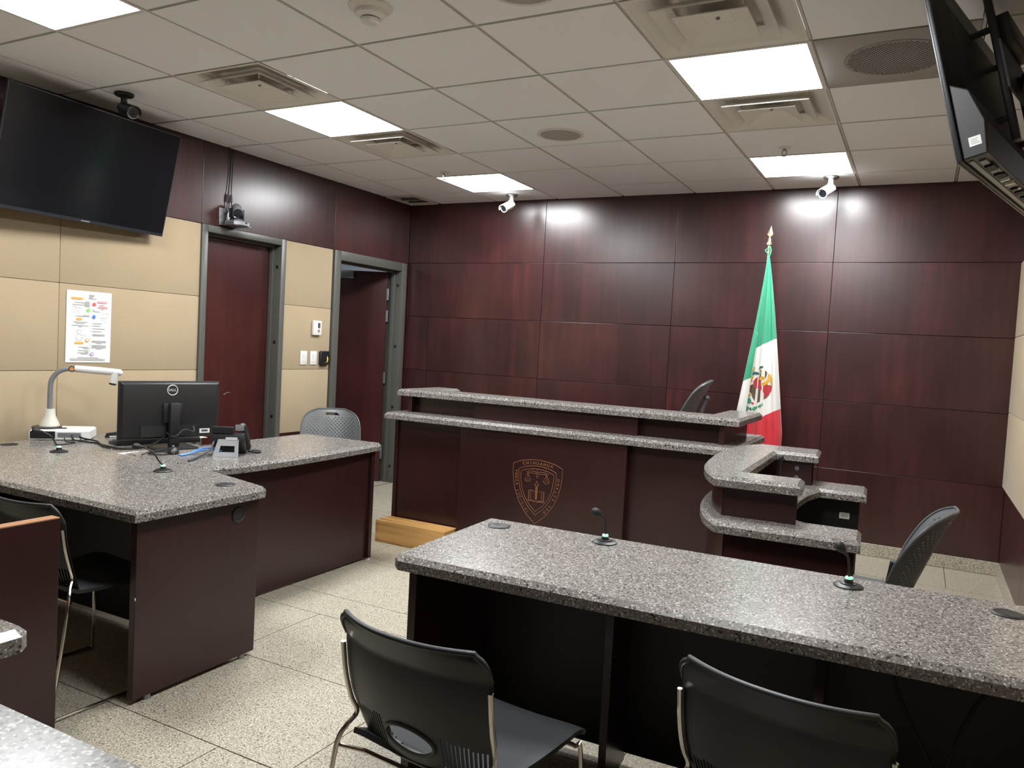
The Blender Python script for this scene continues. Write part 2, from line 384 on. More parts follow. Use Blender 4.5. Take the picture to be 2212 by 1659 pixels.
# ---- left wall with two door openings
D1 = (1.022, 1.832); D2 = (2.405, 3.452); DT = 2.138
wl = put('wall_left', MB().box(XL - 0.17, XL - 0.026, YB, D1[0], 0, H + 0.16).box(XL - 0.17, XL - 0.026, D1[1], D2[0], 0, H + 0.16)
         .box(XL - 0.17, XL - 0.026, D2[1], YF + 0.15, 0, H + 0.16).box(XL - 0.17, XL - 0.026, D1[0], D1[1], DT, H + 0.16)
         .box(XL - 0.17, XL - 0.026, D2[0], D2[1], DT, H + 0.16), 'plaster', smooth=False)
struct(wl, 'left wall of mahogany and beige fabric panels')
ly = [YB, -2.97, -1.97, -0.97, 0.027, 1.022]
for a, b in zip(ly[:-1], ly[1:]):
    for c, d in zip([0.60, 1.115, 1.632], [1.115, 1.632, 2.138]):
        put('fabric_panel', MB().box(XL - 0.0255, XL, a + 0.0005, b - 0.0005, c + 0.0005, d - 0.0005), 'fabric', wl, bevel=0.006)
    put('wood_panel', MB().box(XL - 0.0255, XL - 0.006, a + 0.0015, b - 0.0015, 0.092, 0.598), 'wood', wl, bevel=0.0012, smooth=False)
for c, d in zip([0.60, 1.115, 1.632], [1.115, 1.632, 2.138]):
    put('fabric_panel', MB().box(XL - 0.0255, XL, 1.834, 2.393, c + 0.0005, d - 0.0005), 'fabric', wl, bevel=0.006)
put('wood_panel', MB().box(XL - 0.0255, XL - 0.006, 1.834, 2.403, 0.092, 0.598), 'wood', wl, smooth=False)
put('wood_panel', MB().box(XL - 0.0255, XL - 0.012, 2.3945, 2.404, 0.60, 2.138), 'wood', wl, smooth=False)
put('wood_panel', MB().box(XL - 0.0255, XL - 0.004, 3.4535, 3.4885, 0.092, 2.138), 'wood', wl, smooth=False)
ty = [YB, -2.6, -1.2, 0.027, 1.022, 2.40, YF - 0.002]
for a, b in zip(ty[:-1], ty[1:]):
    put('wood_panel', MB().box(XL - 0.0255, XL, a + 0.0015, b - 0.0015, 2.1405, H + 0.02), 'wood', wl, bevel=0.0012, smooth=False)
for nm, (a, b) in enumerate([(YB, D1[0]), (D1[1], D2[0])]):
    struct(put('baseboard_left', MB().box(XL - 0.0255, XL + 0.012, a + 0.002, b - 0.002, 0.001, 0.090), 'floor', smooth=False), 'pale granite baseboard along the left wall')
# ---- right wall
wr = put('wall_right', MB().box(XR + 0.026, XR + 0.17, YB, YF + 0.15, 0, H + 0.16), 'plaster', smooth=False)
struct(wr, 'right wall of mahogany and beige fabric panels')
ry = [YB, -3.7, -2.5, -1.3, -0.1, 1.1, 2.29, YF - 0.004]
for a, b in zip(ry[:-1], ry[1:]):
    for c, d in zip([0.615, 1.128, 1.642], [1.128, 1.642, 2.148]):
        put('fabric_panel', MB().box(XR - 0.018, XR + 0.0255, a + 0.0005, b - 0.0005, c + 0.0005, d - 0.0005), 'fabric', wr, bevel=0.006)
    put('wood_panel', MB().box(XR, XR + 0.0255, a + 0.0015, b - 0.0015, 0.092, 0.612), 'wood', wr, bevel=0.0012, smooth=False)
    put('wood_panel', MB().box(XR, XR + 0.0255, a + 0.0015, b - 0.0015, 2.1505, H + 0.02), 'wood', wr, bevel=0.0012, smooth=False)
struct(put('baseboard_right', MB().box(XR - 0.014, XR + 0.0255, YB, YF - 0.015, 0.001, 0.091), 'floor', smooth=False), 'pale granite baseboard along the right wall')
wb = put('wall_back', MB().box(XL - 0.2, XR + 0.2, YB - 0.15, YB - 0.001, 0, H + 0.16), 'wood', smooth=False)
struct(wb, 'rear wall behind the viewer')

# ---- doors
def door_frame(parent, y0, y1, fw):
    x0, x1 = XL - 0.17, XL + 0.014
    def prof(mb, ya, yb, za, zb):
        mb.box(x0, x1, ya, yb, za, zb)
    a = MB(); prof(a, y0, y0 + fw, 0.0, DT); put('frame_jamb', a, 'frame', parent, bevel=0.003)
    a = MB(); prof(a, y1 - fw, y1, 0.0, DT); put('frame_jamb', a, 'frame', parent, bevel=0.003)
    a = MB(); prof(a, y0 + fw, y1 - fw, DT - fw, DT); put('frame_head', a, 'frame', parent, bevel=0.003)
    # door stop running round the opening
    st = MB().box(XL - 0.10, XL - 0.062, y0 + fw, y0 + fw + 0.016, 0, DT - fw).box(XL - 0.10, XL - 0.062, y1 - fw - 0.016, y1 - fw, 0, DT - fw).box(XL - 0.10, XL - 0.062, y0 + fw + 0.016, y1 - fw - 0.016, DT - fw - 0.016, DT - fw)
    put('door_stop', st, 'frame', parent, bevel=0.002)
    for z in (1.92, 1.33, 0.74, 0.16):
        put('bolt_hole', MB().cyl((XL - 0.03, y1 - fw - 0.0012, z), (XL - 0.03, y1 - fw - 0.0002, z), 0.015, n=14), 'rubber', parent)
d1 = thing('door_1', (0, 0, 0)); struct(d1, 'closed mahogany door in a grey metal frame behind the monitor')
door_frame(d1, D1[0] + 0.001, D1[1] - 0.001, 0.05)
lf = put('door_leaf', MB().box(XL - 0.145, XL - 0.103, D1[0] + 0.054, D1[1] - 0.054, 0.008, DT - 0.054), 'door', d1, bevel=0.001, smooth=False)
put('scuff_mark', MB().tube([(XL - 0.1028, 1.36, 0.92), (XL - 0.1028, 1.385, 0.935), (XL - 0.1028, 1.42, 0.938)], 0.0012, 5), 'ink', lf)
d2 = thing('door_2', (0, 0, 0)); struct(d2, 'half open mahogany door in a grey metal frame near the corner')
door_frame(d2, D2[0] + 0.001, D2[1] - 0.001, 0.08)
hx, hy = XL - 0.125, D2[1] - 0.092
ang = math.atan2(-0.413, -0.911)
leaf = MB().box(0.012, 0.86, -0.021, 0.021, 0.008, 2.045)
lf = put('door_leaf', leaf, 'door', d2, bevel=0.001, smooth=False, loc=(hx, hy, 0), rot=(0, 0, ang))
for z in (1.83, 1.62, 1.02, 0.28):
    put('hinge', MB().box(-0.004, 0.014, -0.012, 0.024, z - 0.055, z + 0.055).cyl((0.0, 0.026, z - 0.055), (0.0, 0.026, z + 0.055), 0.006, n=10), 'steel', lf)
put('door_closer', MB().box(0.34, 0.62, 0.0225, 0.07, 1.965, 2.035), 'silver', lf, bevel=0.006)
# corridor seen through the gap over the open door
cf = put('corridor_walls', MB().box(XL - 1.75, XL - 1.65, 1.9, 4.3, 0, 2.6).box(XL - 1.65, XL - 0.172, 4.2, 4.3, 0, 2.6).box(XL - 1.65, XL - 0.172, 1.9, 2.0, 0, 2.6)
         .box(XL - 1.75, XL - 0.172, 1.9, 4.3, 2.6, 2.7), 'corridor', smooth=False); struct(cf, 'pale corridor beyond the half open door')
struct(put('corridor_floor', MB().box(XL - 1.75, XL - 0.021, 1.9, 4.3, -0.06, -0.001), 'floor', smooth=False), 'stone corridor floor beyond the half open door')

cl_ = thing('corridor_light', (XL - 0.9, 3.1, 2.598), label='ceiling light in the corridor beyond the half open door', cat='ceiling light')
put('frame', MB().box(-0.31, 0.31, -0.31, 0.31, -0.012, 0.0), 'whitemetal', cl_, smooth=False); put('diffuser', MB().box(-0.29, 0.29, -0.29, 0.29, -0.016, -0.0125), emit('corridor_diffuser', (0.85, 0.93, 1.0), 3.0), cl_, smooth=False)
# ================================================================== CEILING FITTINGS
LNAME = {(-3, 1): 'lit square ceiling panel over the left desk between two air diffusers', (-3, 4): 'lit square ceiling panel nearest the left end of the front wall',
         (1, 1): 'largest lit square ceiling panel on the right between two air diffusers', (1, 4): 'lit square ceiling panel nearest the flag',
         (-3, -2): 'lit square ceiling panel cut off at the top left corner', (1, -2): 'lit square ceiling panel over the right table, out of view'}
def cell(k): return (T * (k[0] + 0.5), T * (k[1] + 0.5))
fr = MB()
for s in (-1, 1):
    fr.box(s * 0.2975 - 0.010, s * 0.2975 + 0.010, -0.3075, 0.3075, -0.003, 0.03)
    fr.box(-0.2875, 0.2875, s * 0.2975 - 0.010, s * 0.2975 + 0.010, -0.003, 0.03)
lamp_fr = fr.mesh('frame', False); lamp_df = MB().box(-0.287, 0.287, -0.287, 0.287, 0.006, 0.012).mesh('diffuser', False)
for k in sorted(lights):
    x, y = cell(k)
    t = thing('ceiling_light', (x, y, H), label=LNAME[k], cat='ceiling light', group='square light panels in the ceiling')
    ob('frame', lamp_fr, 'whitemetal', t); ob('diffuser', lamp_df, 'panel', t)
def pyr(mb, b, zb, t_, zt, th=0.004):
    """sloping square ring: outer edge b at zb, inner edge t_ at zt"""
    c = [(-1, -1), (1, -1), (1, 1), (-1, 1)]
    vs = [(x * b, y * b, zb) for x, y in c] + [(x * t_, y * t_, zt) for x, y in c] + [(x * b, y * b, zb + th) for x, y in c] + [(x * t_, y * t_, zt + th) for x, y in c]
    fs = []
    for i in range(4):
        j = (i + 1) % 4; fs += [(i, j, 4 + j, 4 + i), (8 + j, 8 + i, 12 + i, 12 + j), (i, 8 + i, 8 + j, j), (4 + i, 4 + j, 12 + j, 12 + i)]
    return mb.add(vs, fs)
fl_ = MB(); pyr(fl_, 0.30, -0.001, 0.285, -0.0005); pyr(fl_, 0.285, -0.0005, 0.20, 0.040)
v_fl = fl_.mesh('flange', False, 0.0015)
bx_ = MB(); pyr(bx_, 0.201, 0.040, 0.10, 0.050); bx_.lathe([(0.145, 0.050), (0.135, 0.13), (0.001, 0.131)], n=36)
v_bx = bx_.mesh('duct_neck', True)
r1 = MB(); pyr(r1, 0.215, -0.016, 0.150, 0.026, 0.006); v_r1 = r1.mesh('louvre_ring', False, 0.002)
r2 = MB(); pyr(r2, 0.142, -0.022, 0.055, 0.018, 0.005); r2.box(-0.055, 0.055, -0.055, 0.055, 0.018, 0.023); v_r2 = r2.mesh('louvre_core', False, 0.002)
scw = MB().cyl((0, 0, 0.012), (0, 0, 0.019), 0.008, n=12).mesh('screw', True)
hgm = MB().tube([(0, 0, 0.0), (0, 0, 0.128)], 0.004, 6).mesh('hanger', True)
VN = {(-3, 0): 'white square air diffuser above the lit panel over the left desk', (-3, 2): 'white square air diffuser in front of the left middle lit panel',
      (1, 0): 'white square air diffuser at the top of the picture on the right', (1, 2): 'white square air diffuser between the two right lit panels'}
for k in sorted(vents):
    x, y = cell(k)
    t = thing('air_diffuser', (x, y, H), label=VN[k], cat='air vent', group='square air diffusers in the ceiling')
    ob('flange', v_fl, 'ventwhite', t); ob('duct_neck', v_bx, 'ventwhite', t)
    a = ob('louvre_ring', v_r1, 'ventwhite', t); c = ob('louvre_core', v_r2, 'ventwhite', t); ob('screw', scw, 'steel', c); [ob('hanger', hgm, 'ventwhite', t, (sx * 0.12, sy * 0.12, 0)) for sx in (-1, 1) for sy in (-1, 1)]
# corner slot vent
x0, x1, y0, y1 = XL + 0.01, -T * 4 - 0.02, 5 * T + 0.02, YF - 0.012
t = thing('corner_vent', ((x0 + x1) / 2, (y0 + y1) / 2, H), label='white louvred vent in the ceiling corner above the half open door', cat='air vent')
a, b = (x1 - x0) / 2, (y1 - y0) / 2
fr = MB()
for s in (-1, 1):
    fr.box(s * (a - 0.012) - 0.012, s * (a - 0.012) + 0.012, -b, b, -0.004, 0.02); fr.box(-a + 0.024, a - 0.024, s * (b - 0.012) - 0.012, s * (b - 0.012) + 0.012, -0.004, 0.02)
put('frame', fr, 'ventwhite', t, smooth=False)
put('duct_box', MB().box(-a, a, -b, b, 0.12, 0.125), 'plenum', t, smooth=False)
for q in range(3):
    yy = -b + 0.08 + q * 0.12
    put('blade', MB().add([(-a + 0.025, yy, 0.0), (a - 0.025, yy, 0.0), (a - 0.025, yy + 0.07, 0.045), (-a + 0.025, yy + 0.07, 0.045),
                           (-a + 0.025, yy, 0.004), (a - 0.025, yy, 0.004), (a - 0.025, yy + 0.07, 0.049), (-a + 0.025, yy + 0.07, 0.049)],
                          [(0, 1, 2, 3), (7, 6, 5, 4), (0, 4, 5, 1), (2, 6, 7, 3), (1, 5, 6, 2), (3, 7, 4, 0)]), 'ventwhite', t, smooth=False)
# smoke detector
x, y = -0.30, -0.305
t = thing('smoke_detector', (x, y, H), label='round cream smoke detector at the top centre of the ceiling', cat='smoke detector')
put('base', MB().lathe([(0.088, 0.0), (0.088, -0.008), (0.074, -0.018), (0.058, -0.022)]), 'ventwhite', t)
put('body', MB().lathe([(0.06, -0.020), (0.06, -0.036), (0.05, -0.044), (0.038, -0.046)]), 'ventwhite', t)
put('sensor_slot', MB().lathe([(0.032, -0.045), (0.032, -0.060)]), 'rubber', t)
put('sensor_cap', MB().lathe([(0.037, -0.050), (0.037, -0.054), (0.033, -0.054), (0.033, -0.057), (0.036, -0.058), (0.033, -0.068), (0.02, -0.072), (0.001, -0.072)]), 'ventwhite', t)
# round speakers
def speaker(loc, label, r=0.142):
    t = thing('ceiling_speaker', (loc[0], loc[1], H), label=label, cat='speaker')
    put('rim', MB().lathe([(r, 0), (r, -0.006), (r - 0.012, -0.010), (r - 0.018, -0.006), (r - 0.018, 0)], n=40), 'ventwhite', t)
    put('grille', MB().lathe([(r - 0.018, -0.002), (r - 0.02, -0.005), (0.001, -0.007)], n=40), plain('speaker_grille', (0.42, 0.40, 0.37), 0.7, bump=0.3, nscale=900), t)
    return t
speaker((-0.335, 1.587), 'round white speaker in the middle of the ceiling')
speaker((0.335, -0.235), 'round white speaker cut off by the top edge of the picture')
# grey metal tile with a perforated round speaker
x, y = cell((2, 1))
t = thing('speaker_tile', (x, y, H), label='dark grey metal ceiling tile with a round perforated speaker field', cat='speaker')
put('plate', MB().box(-0.296, 0.296, -0.296, 0.296, 0.0, 0.012), 'greytile', t, bevel=0.002)
put('grille_disc', MB().lathe([(0.205, 0.0), (0.203, -0.003), (0.001, -0.004)], n=48), plain('grille_grey', (0.33, 0.32, 0.30), 0.65), t)
dm = MB()
for i in range(-13, 14):
    for j in range(-15, 16):
        px, py = i * 0.0145 + (j % 2) * 0.00725, j * 0.0128
        if px * px + py * py < 0.19 ** 2: dm.cyl((px, py, -0.0046), (px, py, -0.0040), 0.0036, n=6)
o = put('perforation', dm, 'rubber', t, smooth=False); o['kind'] = 'stuff'
# sprinklers
def sprinkler(loc, label):
    t = thing('sprinkler', (loc[0], loc[1], H), label=label, cat='sprinkler')
    put('escutcheon', MB().lathe([(0.038, 0), (0.036, -0.006), (0.016, -0.010)]), 'ventwhite', t)
    put('body', MB().cyl((0, 0, -0.008), (0, 0, -0.022), 0.009, n=12), 'steel', t)
    put('yoke', MB().tube([(-0.011, 0, -0.018), (-0.014, 0, -0.036), (-0.005, 0, -0.052), (0.005, 0, -0.052), (0.014, 0, -0.036), (0.011, 0, -0.018)], 0.0028, 6, smooth=4), 'steel', t)
    put('deflector', MB().cyl((0, 0, -0.053), (0, 0, -0.055), 0.015, n=14), 'steel', t)
    for ch in t.children: pass
sprinkler((-1.643, 2.308), 'small sprinkler head beside the left far lit panel')
sprinkler((0.875, 2.247), 'small sprinkler head behind the lit panel nearest the flag')
# bullet cameras
def bullet(loc, d, label, mat, hood=True):
    t = thing('security_camera', (loc[0], loc[1], H), label=label, cat='camera')
    pm = 'black' if mat == 'black' else 'steel'
    put('mount_plate', MB().lathe([(0.052, 0), (0.052, -0.010), (0.046, -0.016), (0.02, -0.018)], n=28), pm, t)
    put('stem', MB().tube([(0, 0, -0.012), (0, 0, -0.055), (0, 0, -0.085)], 0.017, 14), mat, t)
    d = Vector(d).normalized(); c0 = Vector((0, 0, -0.088)) - d * 0.012
    q = d.to_track_quat('Y', 'Z').to_matrix().to_4x4(); xf = Matrix.Translation(c0) @ q
    b = put('body', MB().lathe([(0.012, -0.002), (0.026, 0.004), (0.033, 0.014), (0.033, 0.118), (0.031, 0.122)], axis=(0, 1, 0), n=28), mat, t, xf=xf)
    # sun hood: open half shell above the body
    hs = MB(); n = 14; pts = []
    for yy, r in ((0.008, 0.036), (0.148, 0.0375)):
        for k in range(n + 1):
            aa = math.radians(-8 + 196 * k / n); pts.append((r * math.cos(aa), yy, r * math.sin(aa)))
    for yy, r in ((0.008, 0.0385), (0.148, 0.040)):
        for k in range(n + 1):
            aa = math.radians(-8 + 196 * k / n); pts.append((r * math.cos(aa), yy, r * math.sin(aa)))
    m1 = n + 1; fs = []
    for k in range(n): fs += [(k, k + 1, m1 + k + 1, m1 + k), (2 * m1 + k, 3 * m1 + k, 3 * m1 + k + 1, 2 * m1 + k + 1), (m1 + k, m1 + k + 1, 3 * m1 + k + 1, 3 * m1 + k), (k, 2 * m1 + k, 2 * m1 + k + 1, k + 1)]
    fs += [(0, m1, 3 * m1, 2 * m1), (n, 2 * m1 + n, 3 * m1 + n, m1 + n)]
    put('sun_hood', hs.add(pts, fs), mat, t, xf=xf)
    put('hood_screw', MB().sphere((0, 0.03, 0.041), 0.006, 10), mat, t, xf=xf)
    put('front_ring', MB().lathe([(0.033, 0.1225), (0.0335, 0.132), (0.028, 0.134), (0.026, 0.126)], axis=(0, 1, 0), n=28), 'white' if mat == 'white' else 'steel', t, xf=xf)
    ln = put('lens_window', MB().lathe([(0.0265, 0.122), (0.0265, 0.130), (0.001, 0.131)], axis=(0, 1, 0), n=28), 'lens', t, xf=xf)
    put('lens_eye', MB().lathe([(0.011, 0.131), (0.010, 0.1325), (0.001, 0.134)], axis=(0, 1, 0), n=18), 'screen', ln, xf=xf)
    return t
bullet((-1.533, 3.215), (-0.12, -0.85, -0.42), 'white bullet security camera below the left far lit panel', 'white')
bullet((1.056, 3.125), (-0.30, -0.85, -0.42), 'white bullet security camera below the lit panel nearest the flag', 'white')
bullet((-2.372, 0.113), (0.95, -0.18, -0.30), 'black bullet security camera above the left wall television', 'black')

# ================================================================== JUDGE'S BENCH
CH = 0.016
def worktop(name, poly, z0, z1, parent, ch=CH): return put(name, MB().prism(poly, z0, z1, ch), 'granite', parent, smooth=False)
B = thing('judge_bench', (0, 0, 0), label='long mahogany judge bench with two stepped granite ledges and carved shield', cat='bench')
bx0, bx1 = -1.545, 0.775
put('front_panel', MB().box(bx0 + 0.03, -0.975, 1.705, 1.725, 0.02, 0.849), 'desk', B, bevel=0.001, smooth=False)
put('front_panel', MB().box(0.193, bx1 - 0.03, 1.705, 1.725, 0.02, 0.849), 'desk', B, bevel=0.001, smooth=False)
cp = put('centre_panel', MB().box(-0.975, 0.193, 1.645, 1.725, 0.02, 0.849), 'desk', B, bevel=0.0015, smooth=False)
put('end_panel', MB().box(bx0, bx0 + 0.028, 1.69, 2.32, 0.02, 0.849), 'desk', B, bevel=0.0015, smooth=False)
put('end_panel', MB().box(bx1 - 0.028, bx1, 1.69, 2.60, 0.02, 0.849), 'desk', B, bevel=0.0015, smooth=False)
lo = [(-1.585, 1.612), (0.815, 1.632), (0.815, 2.62), (0.52, 2.62), (0.52, 2.18), (-1.26, 2.18), (-1.26, 2.36), (-1.585, 2.36)]
worktop('lower_ledge', lo, 0.850, 0.895, B)
put('riser_panel', MB().box(-1.47, -0.955, 1.83, 1.85, 0.8952, 1.009), 'desk', B, smooth=False)
put('riser_panel', MB().box(-0.955, 0.205, 1.775, 1.85, 0.8952, 1.009), 'desk', B, smooth=False)
put('riser_panel', MB().box(0.205, 0.70, 1.83, 1.85, 0.8952, 1.009), 'desk', B, smooth=False)
put('riser_panel', MB().box(-1.50, -1.47, 1.775, 2.24, 0.8952, 1.009), 'desk', B, smooth=False)
put('riser_panel', MB().box(0.70, 0.73, 1.775, 2.44, 0.8952, 1.009), 'desk', B, smooth=False)
up = [(-1.565, 1.725), (0.815, 1.755), (0.815, 2.47), (0.60, 2.47), (0.60, 1.98), (-1.365, 1.98), (-1.365, 2.25), (-1.565, 2.25)]
worktop('upper_ledge', up, 1.010, 1.055, B)
# carved shield on the centre panel
SH = Matrix.Translation((-0.392, 1.6446, 0.652)) @ Matrix.Rotation(PI / 2, 4, 'X')
def shield(k, oy):
    right = [(0.1725, 0.0), (0.1735, -0.05), (0.168, -0.10), (0.153, -0.17), (0.122, -0.24), (0.072, -0.31), (0.0, -0.372)]
    top = [(0.12, 0.022), (0.06, 0.034), (0.0, 0.038)]
    pts = [(0.0, 0.038), (-0.06, 0.034), (-0.12, 0.022)] + [(-x, y) for x, y in right[:-1]] + [right[-1]] + [(x, y) for x, y in right[-2::-1]] + top[:2]
    return [(x * k, (y + 0.145) * k - 0.145 + oy, 0) for x, y in pts]
cr = put('shield_outline', MB().tube(shield(1, 0), 0.0014, 6, True).tube(shield(0.765, 0.004), 0.0013, 6, True).tube(shield(0.665, 0.004), 0.0013, 6, True), 'bronze', B, xf=SH)
sc_ = MB(); r_ = 0.0011
def ln(*p): sc_.tube([(x, y, 0) for x, y in p], r_, 5)
ln((-0.077, -0.046), (-0.065, -0.040), (-0.045, -0.036), (-0.012, -0.038), (-0.003, -0.044), (0.0, -0.047)); ln((-0.070, -0.052), (-0.05, -0.048), (-0.012, -0.05), (-0.005, -0.052))
ln((0.077, -0.046), (0.065, -0.040), (0.045, -0.036), (0.012, -0.038), (0.003, -0.044), (0.0, -0.047)); ln((0.070, -0.052), (0.05, -0.048), (0.012, -0.05), (0.005, -0.052))
ln((0, -0.024), (0, -0.044)); ln((-0.005, -0.052), (-0.005, -0.074), (0.005, -0.074), (0.005, -0.052))
for s in (-1, 1):
    cx = s * 0.066
    ln((cx, -0.05), (cx - 0.021, -0.092), (cx + 0.021, -0.092), (cx, -0.05)); ln((cx, -0.05), (cx, -0.092))
    ln((cx - 0.021, -0.092), (cx - 0.014, -0.103), (cx, -0.107), (cx + 0.014, -0.103), (cx + 0.021, -0.092))
put('scales_emblem', sc_, 'bronze', B, xf=SH)
sc_ = MB()
ln((-0.004, -0.098), (0.004, -0.098), (0.005, -0.115), (0.017, -0.118), (0.017, -0.124), (0.006, -0.124), (0.006, -0.128), (0.006, -0.21), (0, -0.222), (-0.006, -0.21), (-0.006, -0.128), (-0.006, -0.124), (-0.017, -0.124), (-0.017, -0.118), (-0.005, -0.115), (-0.004, -0.098))
ln((0, -0.128), (0, -0.215)); ln((-0.003, -0.128), (-0.003, -0.21)); ln((0.003, -0.128), (0.003, -0.21))
for s in (-1, 1):
    ln((s * 0.008, -0.168), (s * 0.035, -0.158), (s * 0.055, -0.160), (s * 0.055, -0.228), (s * 0.035, -0.226), (s * 0.004, -0.232))
    ln((s * 0.037, -0.158), (s * 0.037, -0.226)); ln((s * 0.050, -0.160), (s * 0.050, -0.228)); ln((s * 0.055, -0.228), (s * 0.034, -0.222), (s * 0.006, -0.226))
put('sword_and_book_emblem', sc_, 'bronze', B, xf=SH)
def letters(name, s, path, size):
    """letters set one by one along a path of (x, y, angle)"""
    bm = bmesh.new()
    for chh, (x, y, a) in zip(s, path):
        if chh == ' ': continue
        me = text_mesh(chh, size, SH @ Matrix.Translation((x, y, 0.0006)) @ Matrix.Rotation(a, 4, 'Z'))
        bm.from_mesh(me); bpy.data.meshes.remove(me)
    me = bpy.data.meshes.new(name); bm.to_mesh(me); bm.free()
    return ob(name, me, 'bronze', B)
pth = []
for k in range(9):
    x = -0.098 + k * 0.0245; pth.append((x, 0.0155 - 0.9 * x * x, -1.6 * x))
letters('shield_lettering', 'CHIHUAHUA', pth, 0.027)
def along(pts, n, s0=0.0, s1=1.0, down=True):
    P = catmull([Vector((x, y, 0)) for x, y in pts], 30); cum = [0]
    for i in range(1, len(P)): cum.append(cum[-1] + (P[i] - P[i - 1]).length)
    out = []
    for k in range(n):
        s = cum[-1] * (s0 + (s1 - s0) * k / (n - 1)); i = max(1, next((q for q in range(len(cum)) if cum[q] >= s), len(cum) - 1))
        tt = P[i] - P[i - 1]; out.append((P[i].x, P[i].y, math.atan2(tt.y, tt.x)))
    return out
mid = [(0.150, -0.01), (0.1505, -0.06), (0.146, -0.11), (0.132, -0.17), (0.104, -0.235), (0.060, -0.295), (0.02, -0.335)]
pth = along([(-x, y) for x, y in mid], 14, 0.10, 0.86)
letters('shield_lettering', 'PODER', pth[:5], 0.0235); letters('shield_lettering', 'JUDICIAL', pth[6:], 0.0235)
pth = along(mid[::-1], 10, 0.18, 0.82)
letters('shield_lettering', 'DEL', pth[:3], 0.0235); letters('shield_lettering', 'ESTADO', pth[4:], 0.0235)
put('wooden_step', MB().box(-1.555, -0.99, 1.528, 1.688, 0.001, 0.15), 'pine')
st = bpy.data.objects['wooden_step']; tag(st, 'raw yellow pine block step at the foot of the judge bench', 'step')
# low platform behind the bench
pl = put('judge_platform', MB().box(-1.30, 0.50, 2.0, 3.45, 0.001, 0.30), 'wood', smooth=False); struct(pl, 'raised platform behind the judge bench')

# ================================================================== WITNESS STAND
W = thing('witness_stand', (0.95, 0.45, 0), (0, 0, math.radians(3.0)), label='curved witness stand with two stepped C shaped granite ledges before the flag', cat='witness stand')
def arc(pts, k=8): return [(p.x, p.y) for p in catmull([Vector((x, y, 0)) for x, y in pts], k)]
zl0, zl1, zu0, zu1 = 0.700, 0.745, 0.870, 0.915
lowp = [(0.065, -0.09), (0.605, -0.09), (0.605, 0.15), (0.40, 0.15)] + arc([(0.40, 0.15), (0.362, 0.19), (0.336, 0.32), (0.322, 0.48), (0.320, 0.64), (0.332, 0.78), (0.358, 0.95), (0.40, 1.09)])[1:] + [(0.62, 1.09), (0.62, 1.38), (0.02, 1.38)] + arc([(0.02, 1.38), (-0.06, 1.05), (-0.095, 0.70), (-0.075, 0.35), (-0.015, 0.08), (0.065, -0.09)])[1:-1]
worktop('lower_ledge', lowp, zl0, zl1, W)
upp = [(0.035, 0.02), (0.375, 0.02), (0.375, 0.22), (0.13, 0.22), (0.165, 1.14), (0.375, 1.14), (0.375, 1.43), (0.04, 1.43)] + arc([(0.04, 1.43), (-0.055, 1.20), (-0.10, 0.85), (-0.085, 0.45), (-0.035, 0.20), (0.035, 0.02)])[1:-1]
worktop('upper_ledge', upp, zu0, zu1, W)
def curved_wall(pts, z0, z1, th):
    P = arc(pts, 8); n = len(P); inn = []
    for i in range(n):
        a = Vector(P[min(i + 1, n - 1)]) - Vector(P[max(i - 1, 0)]); a.normalize(); inn.append((P[i][0] - a.y * th, P[i][1] + a.x * th))
    return MB().prism(P + inn[::-1], z0, z1)
put('front_riser', MB().box(0.07, 0.36, 0.06, 0.085, zl1 + 0.0005, zu0 - 0.0005), 'desk', W, smooth=False)
put('back_riser', MB().box(0.10, 0.345, 1.30, 1.325, zl1 + 0.0005, zu0 - 0.0005), 'desk', W, smooth=False)
br = put('back_riser', MB().box(-0.01, 0.345, 1.165, 1.19, zl1 + 0.0005, zu0 - 0.0005), 'desk', W, smooth=False)
for z in (zl1 + 0.035, zu0 - 0.04):
    put('cap_screw', MB().lathe([(0.012, 0), (0.012, 0.002), (0.007, 0.002), (0.006, 0.001)], (0.27, 1.1645, z), (0, -1, 0), 16), 'steel', br)
put('curved_riser', curved_wall([(0.065, 0.062), (0.0, 0.22), (-0.04, 0.45), (-0.055, 0.85), (-0.015, 1.18), (0.05, 1.33)], zl1 + 0.0005, zu0 - 0.0005, -0.02), 'desk', W)
put('front_panel', MB().box(0.10, 0.565, -0.045, -0.02, 0.012, zl0 - 0.0005), 'desk', W, smooth=False)
put('end_panel', MB().box(0.566, 0.586, -0.05, 0.13, 0.012, zl0 - 0.0005), 'desk', W, smooth=False)
put('curved_panel', curved_wall([(0.095, -0.04), (0.02, 0.10), (-0.04, 0.35), (-0.06, 0.70), (-0.02, 1.05), (0.05, 1.32)], 0.012, zl0 - 0.0005, -0.02), 'desk', W)
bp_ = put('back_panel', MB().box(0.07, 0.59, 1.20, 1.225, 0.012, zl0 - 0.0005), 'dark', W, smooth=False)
sk = put('asset_sticker', MB().box(0.495, 0.545, 1.1985, 1.1995, 0.585, 0.618), 'paper', bp_, smooth=False)
put('sticker_print', MB().box(0.503, 0.537, 1.198, 1.1984, 0.594, 0.609), 'ink', bp_, smooth=False)

# ================================================================== DESKS
def foot(mb, x, y): return mb.cyl((x, y, 0.0), (x, y, 0.02), 0.014, n=12)
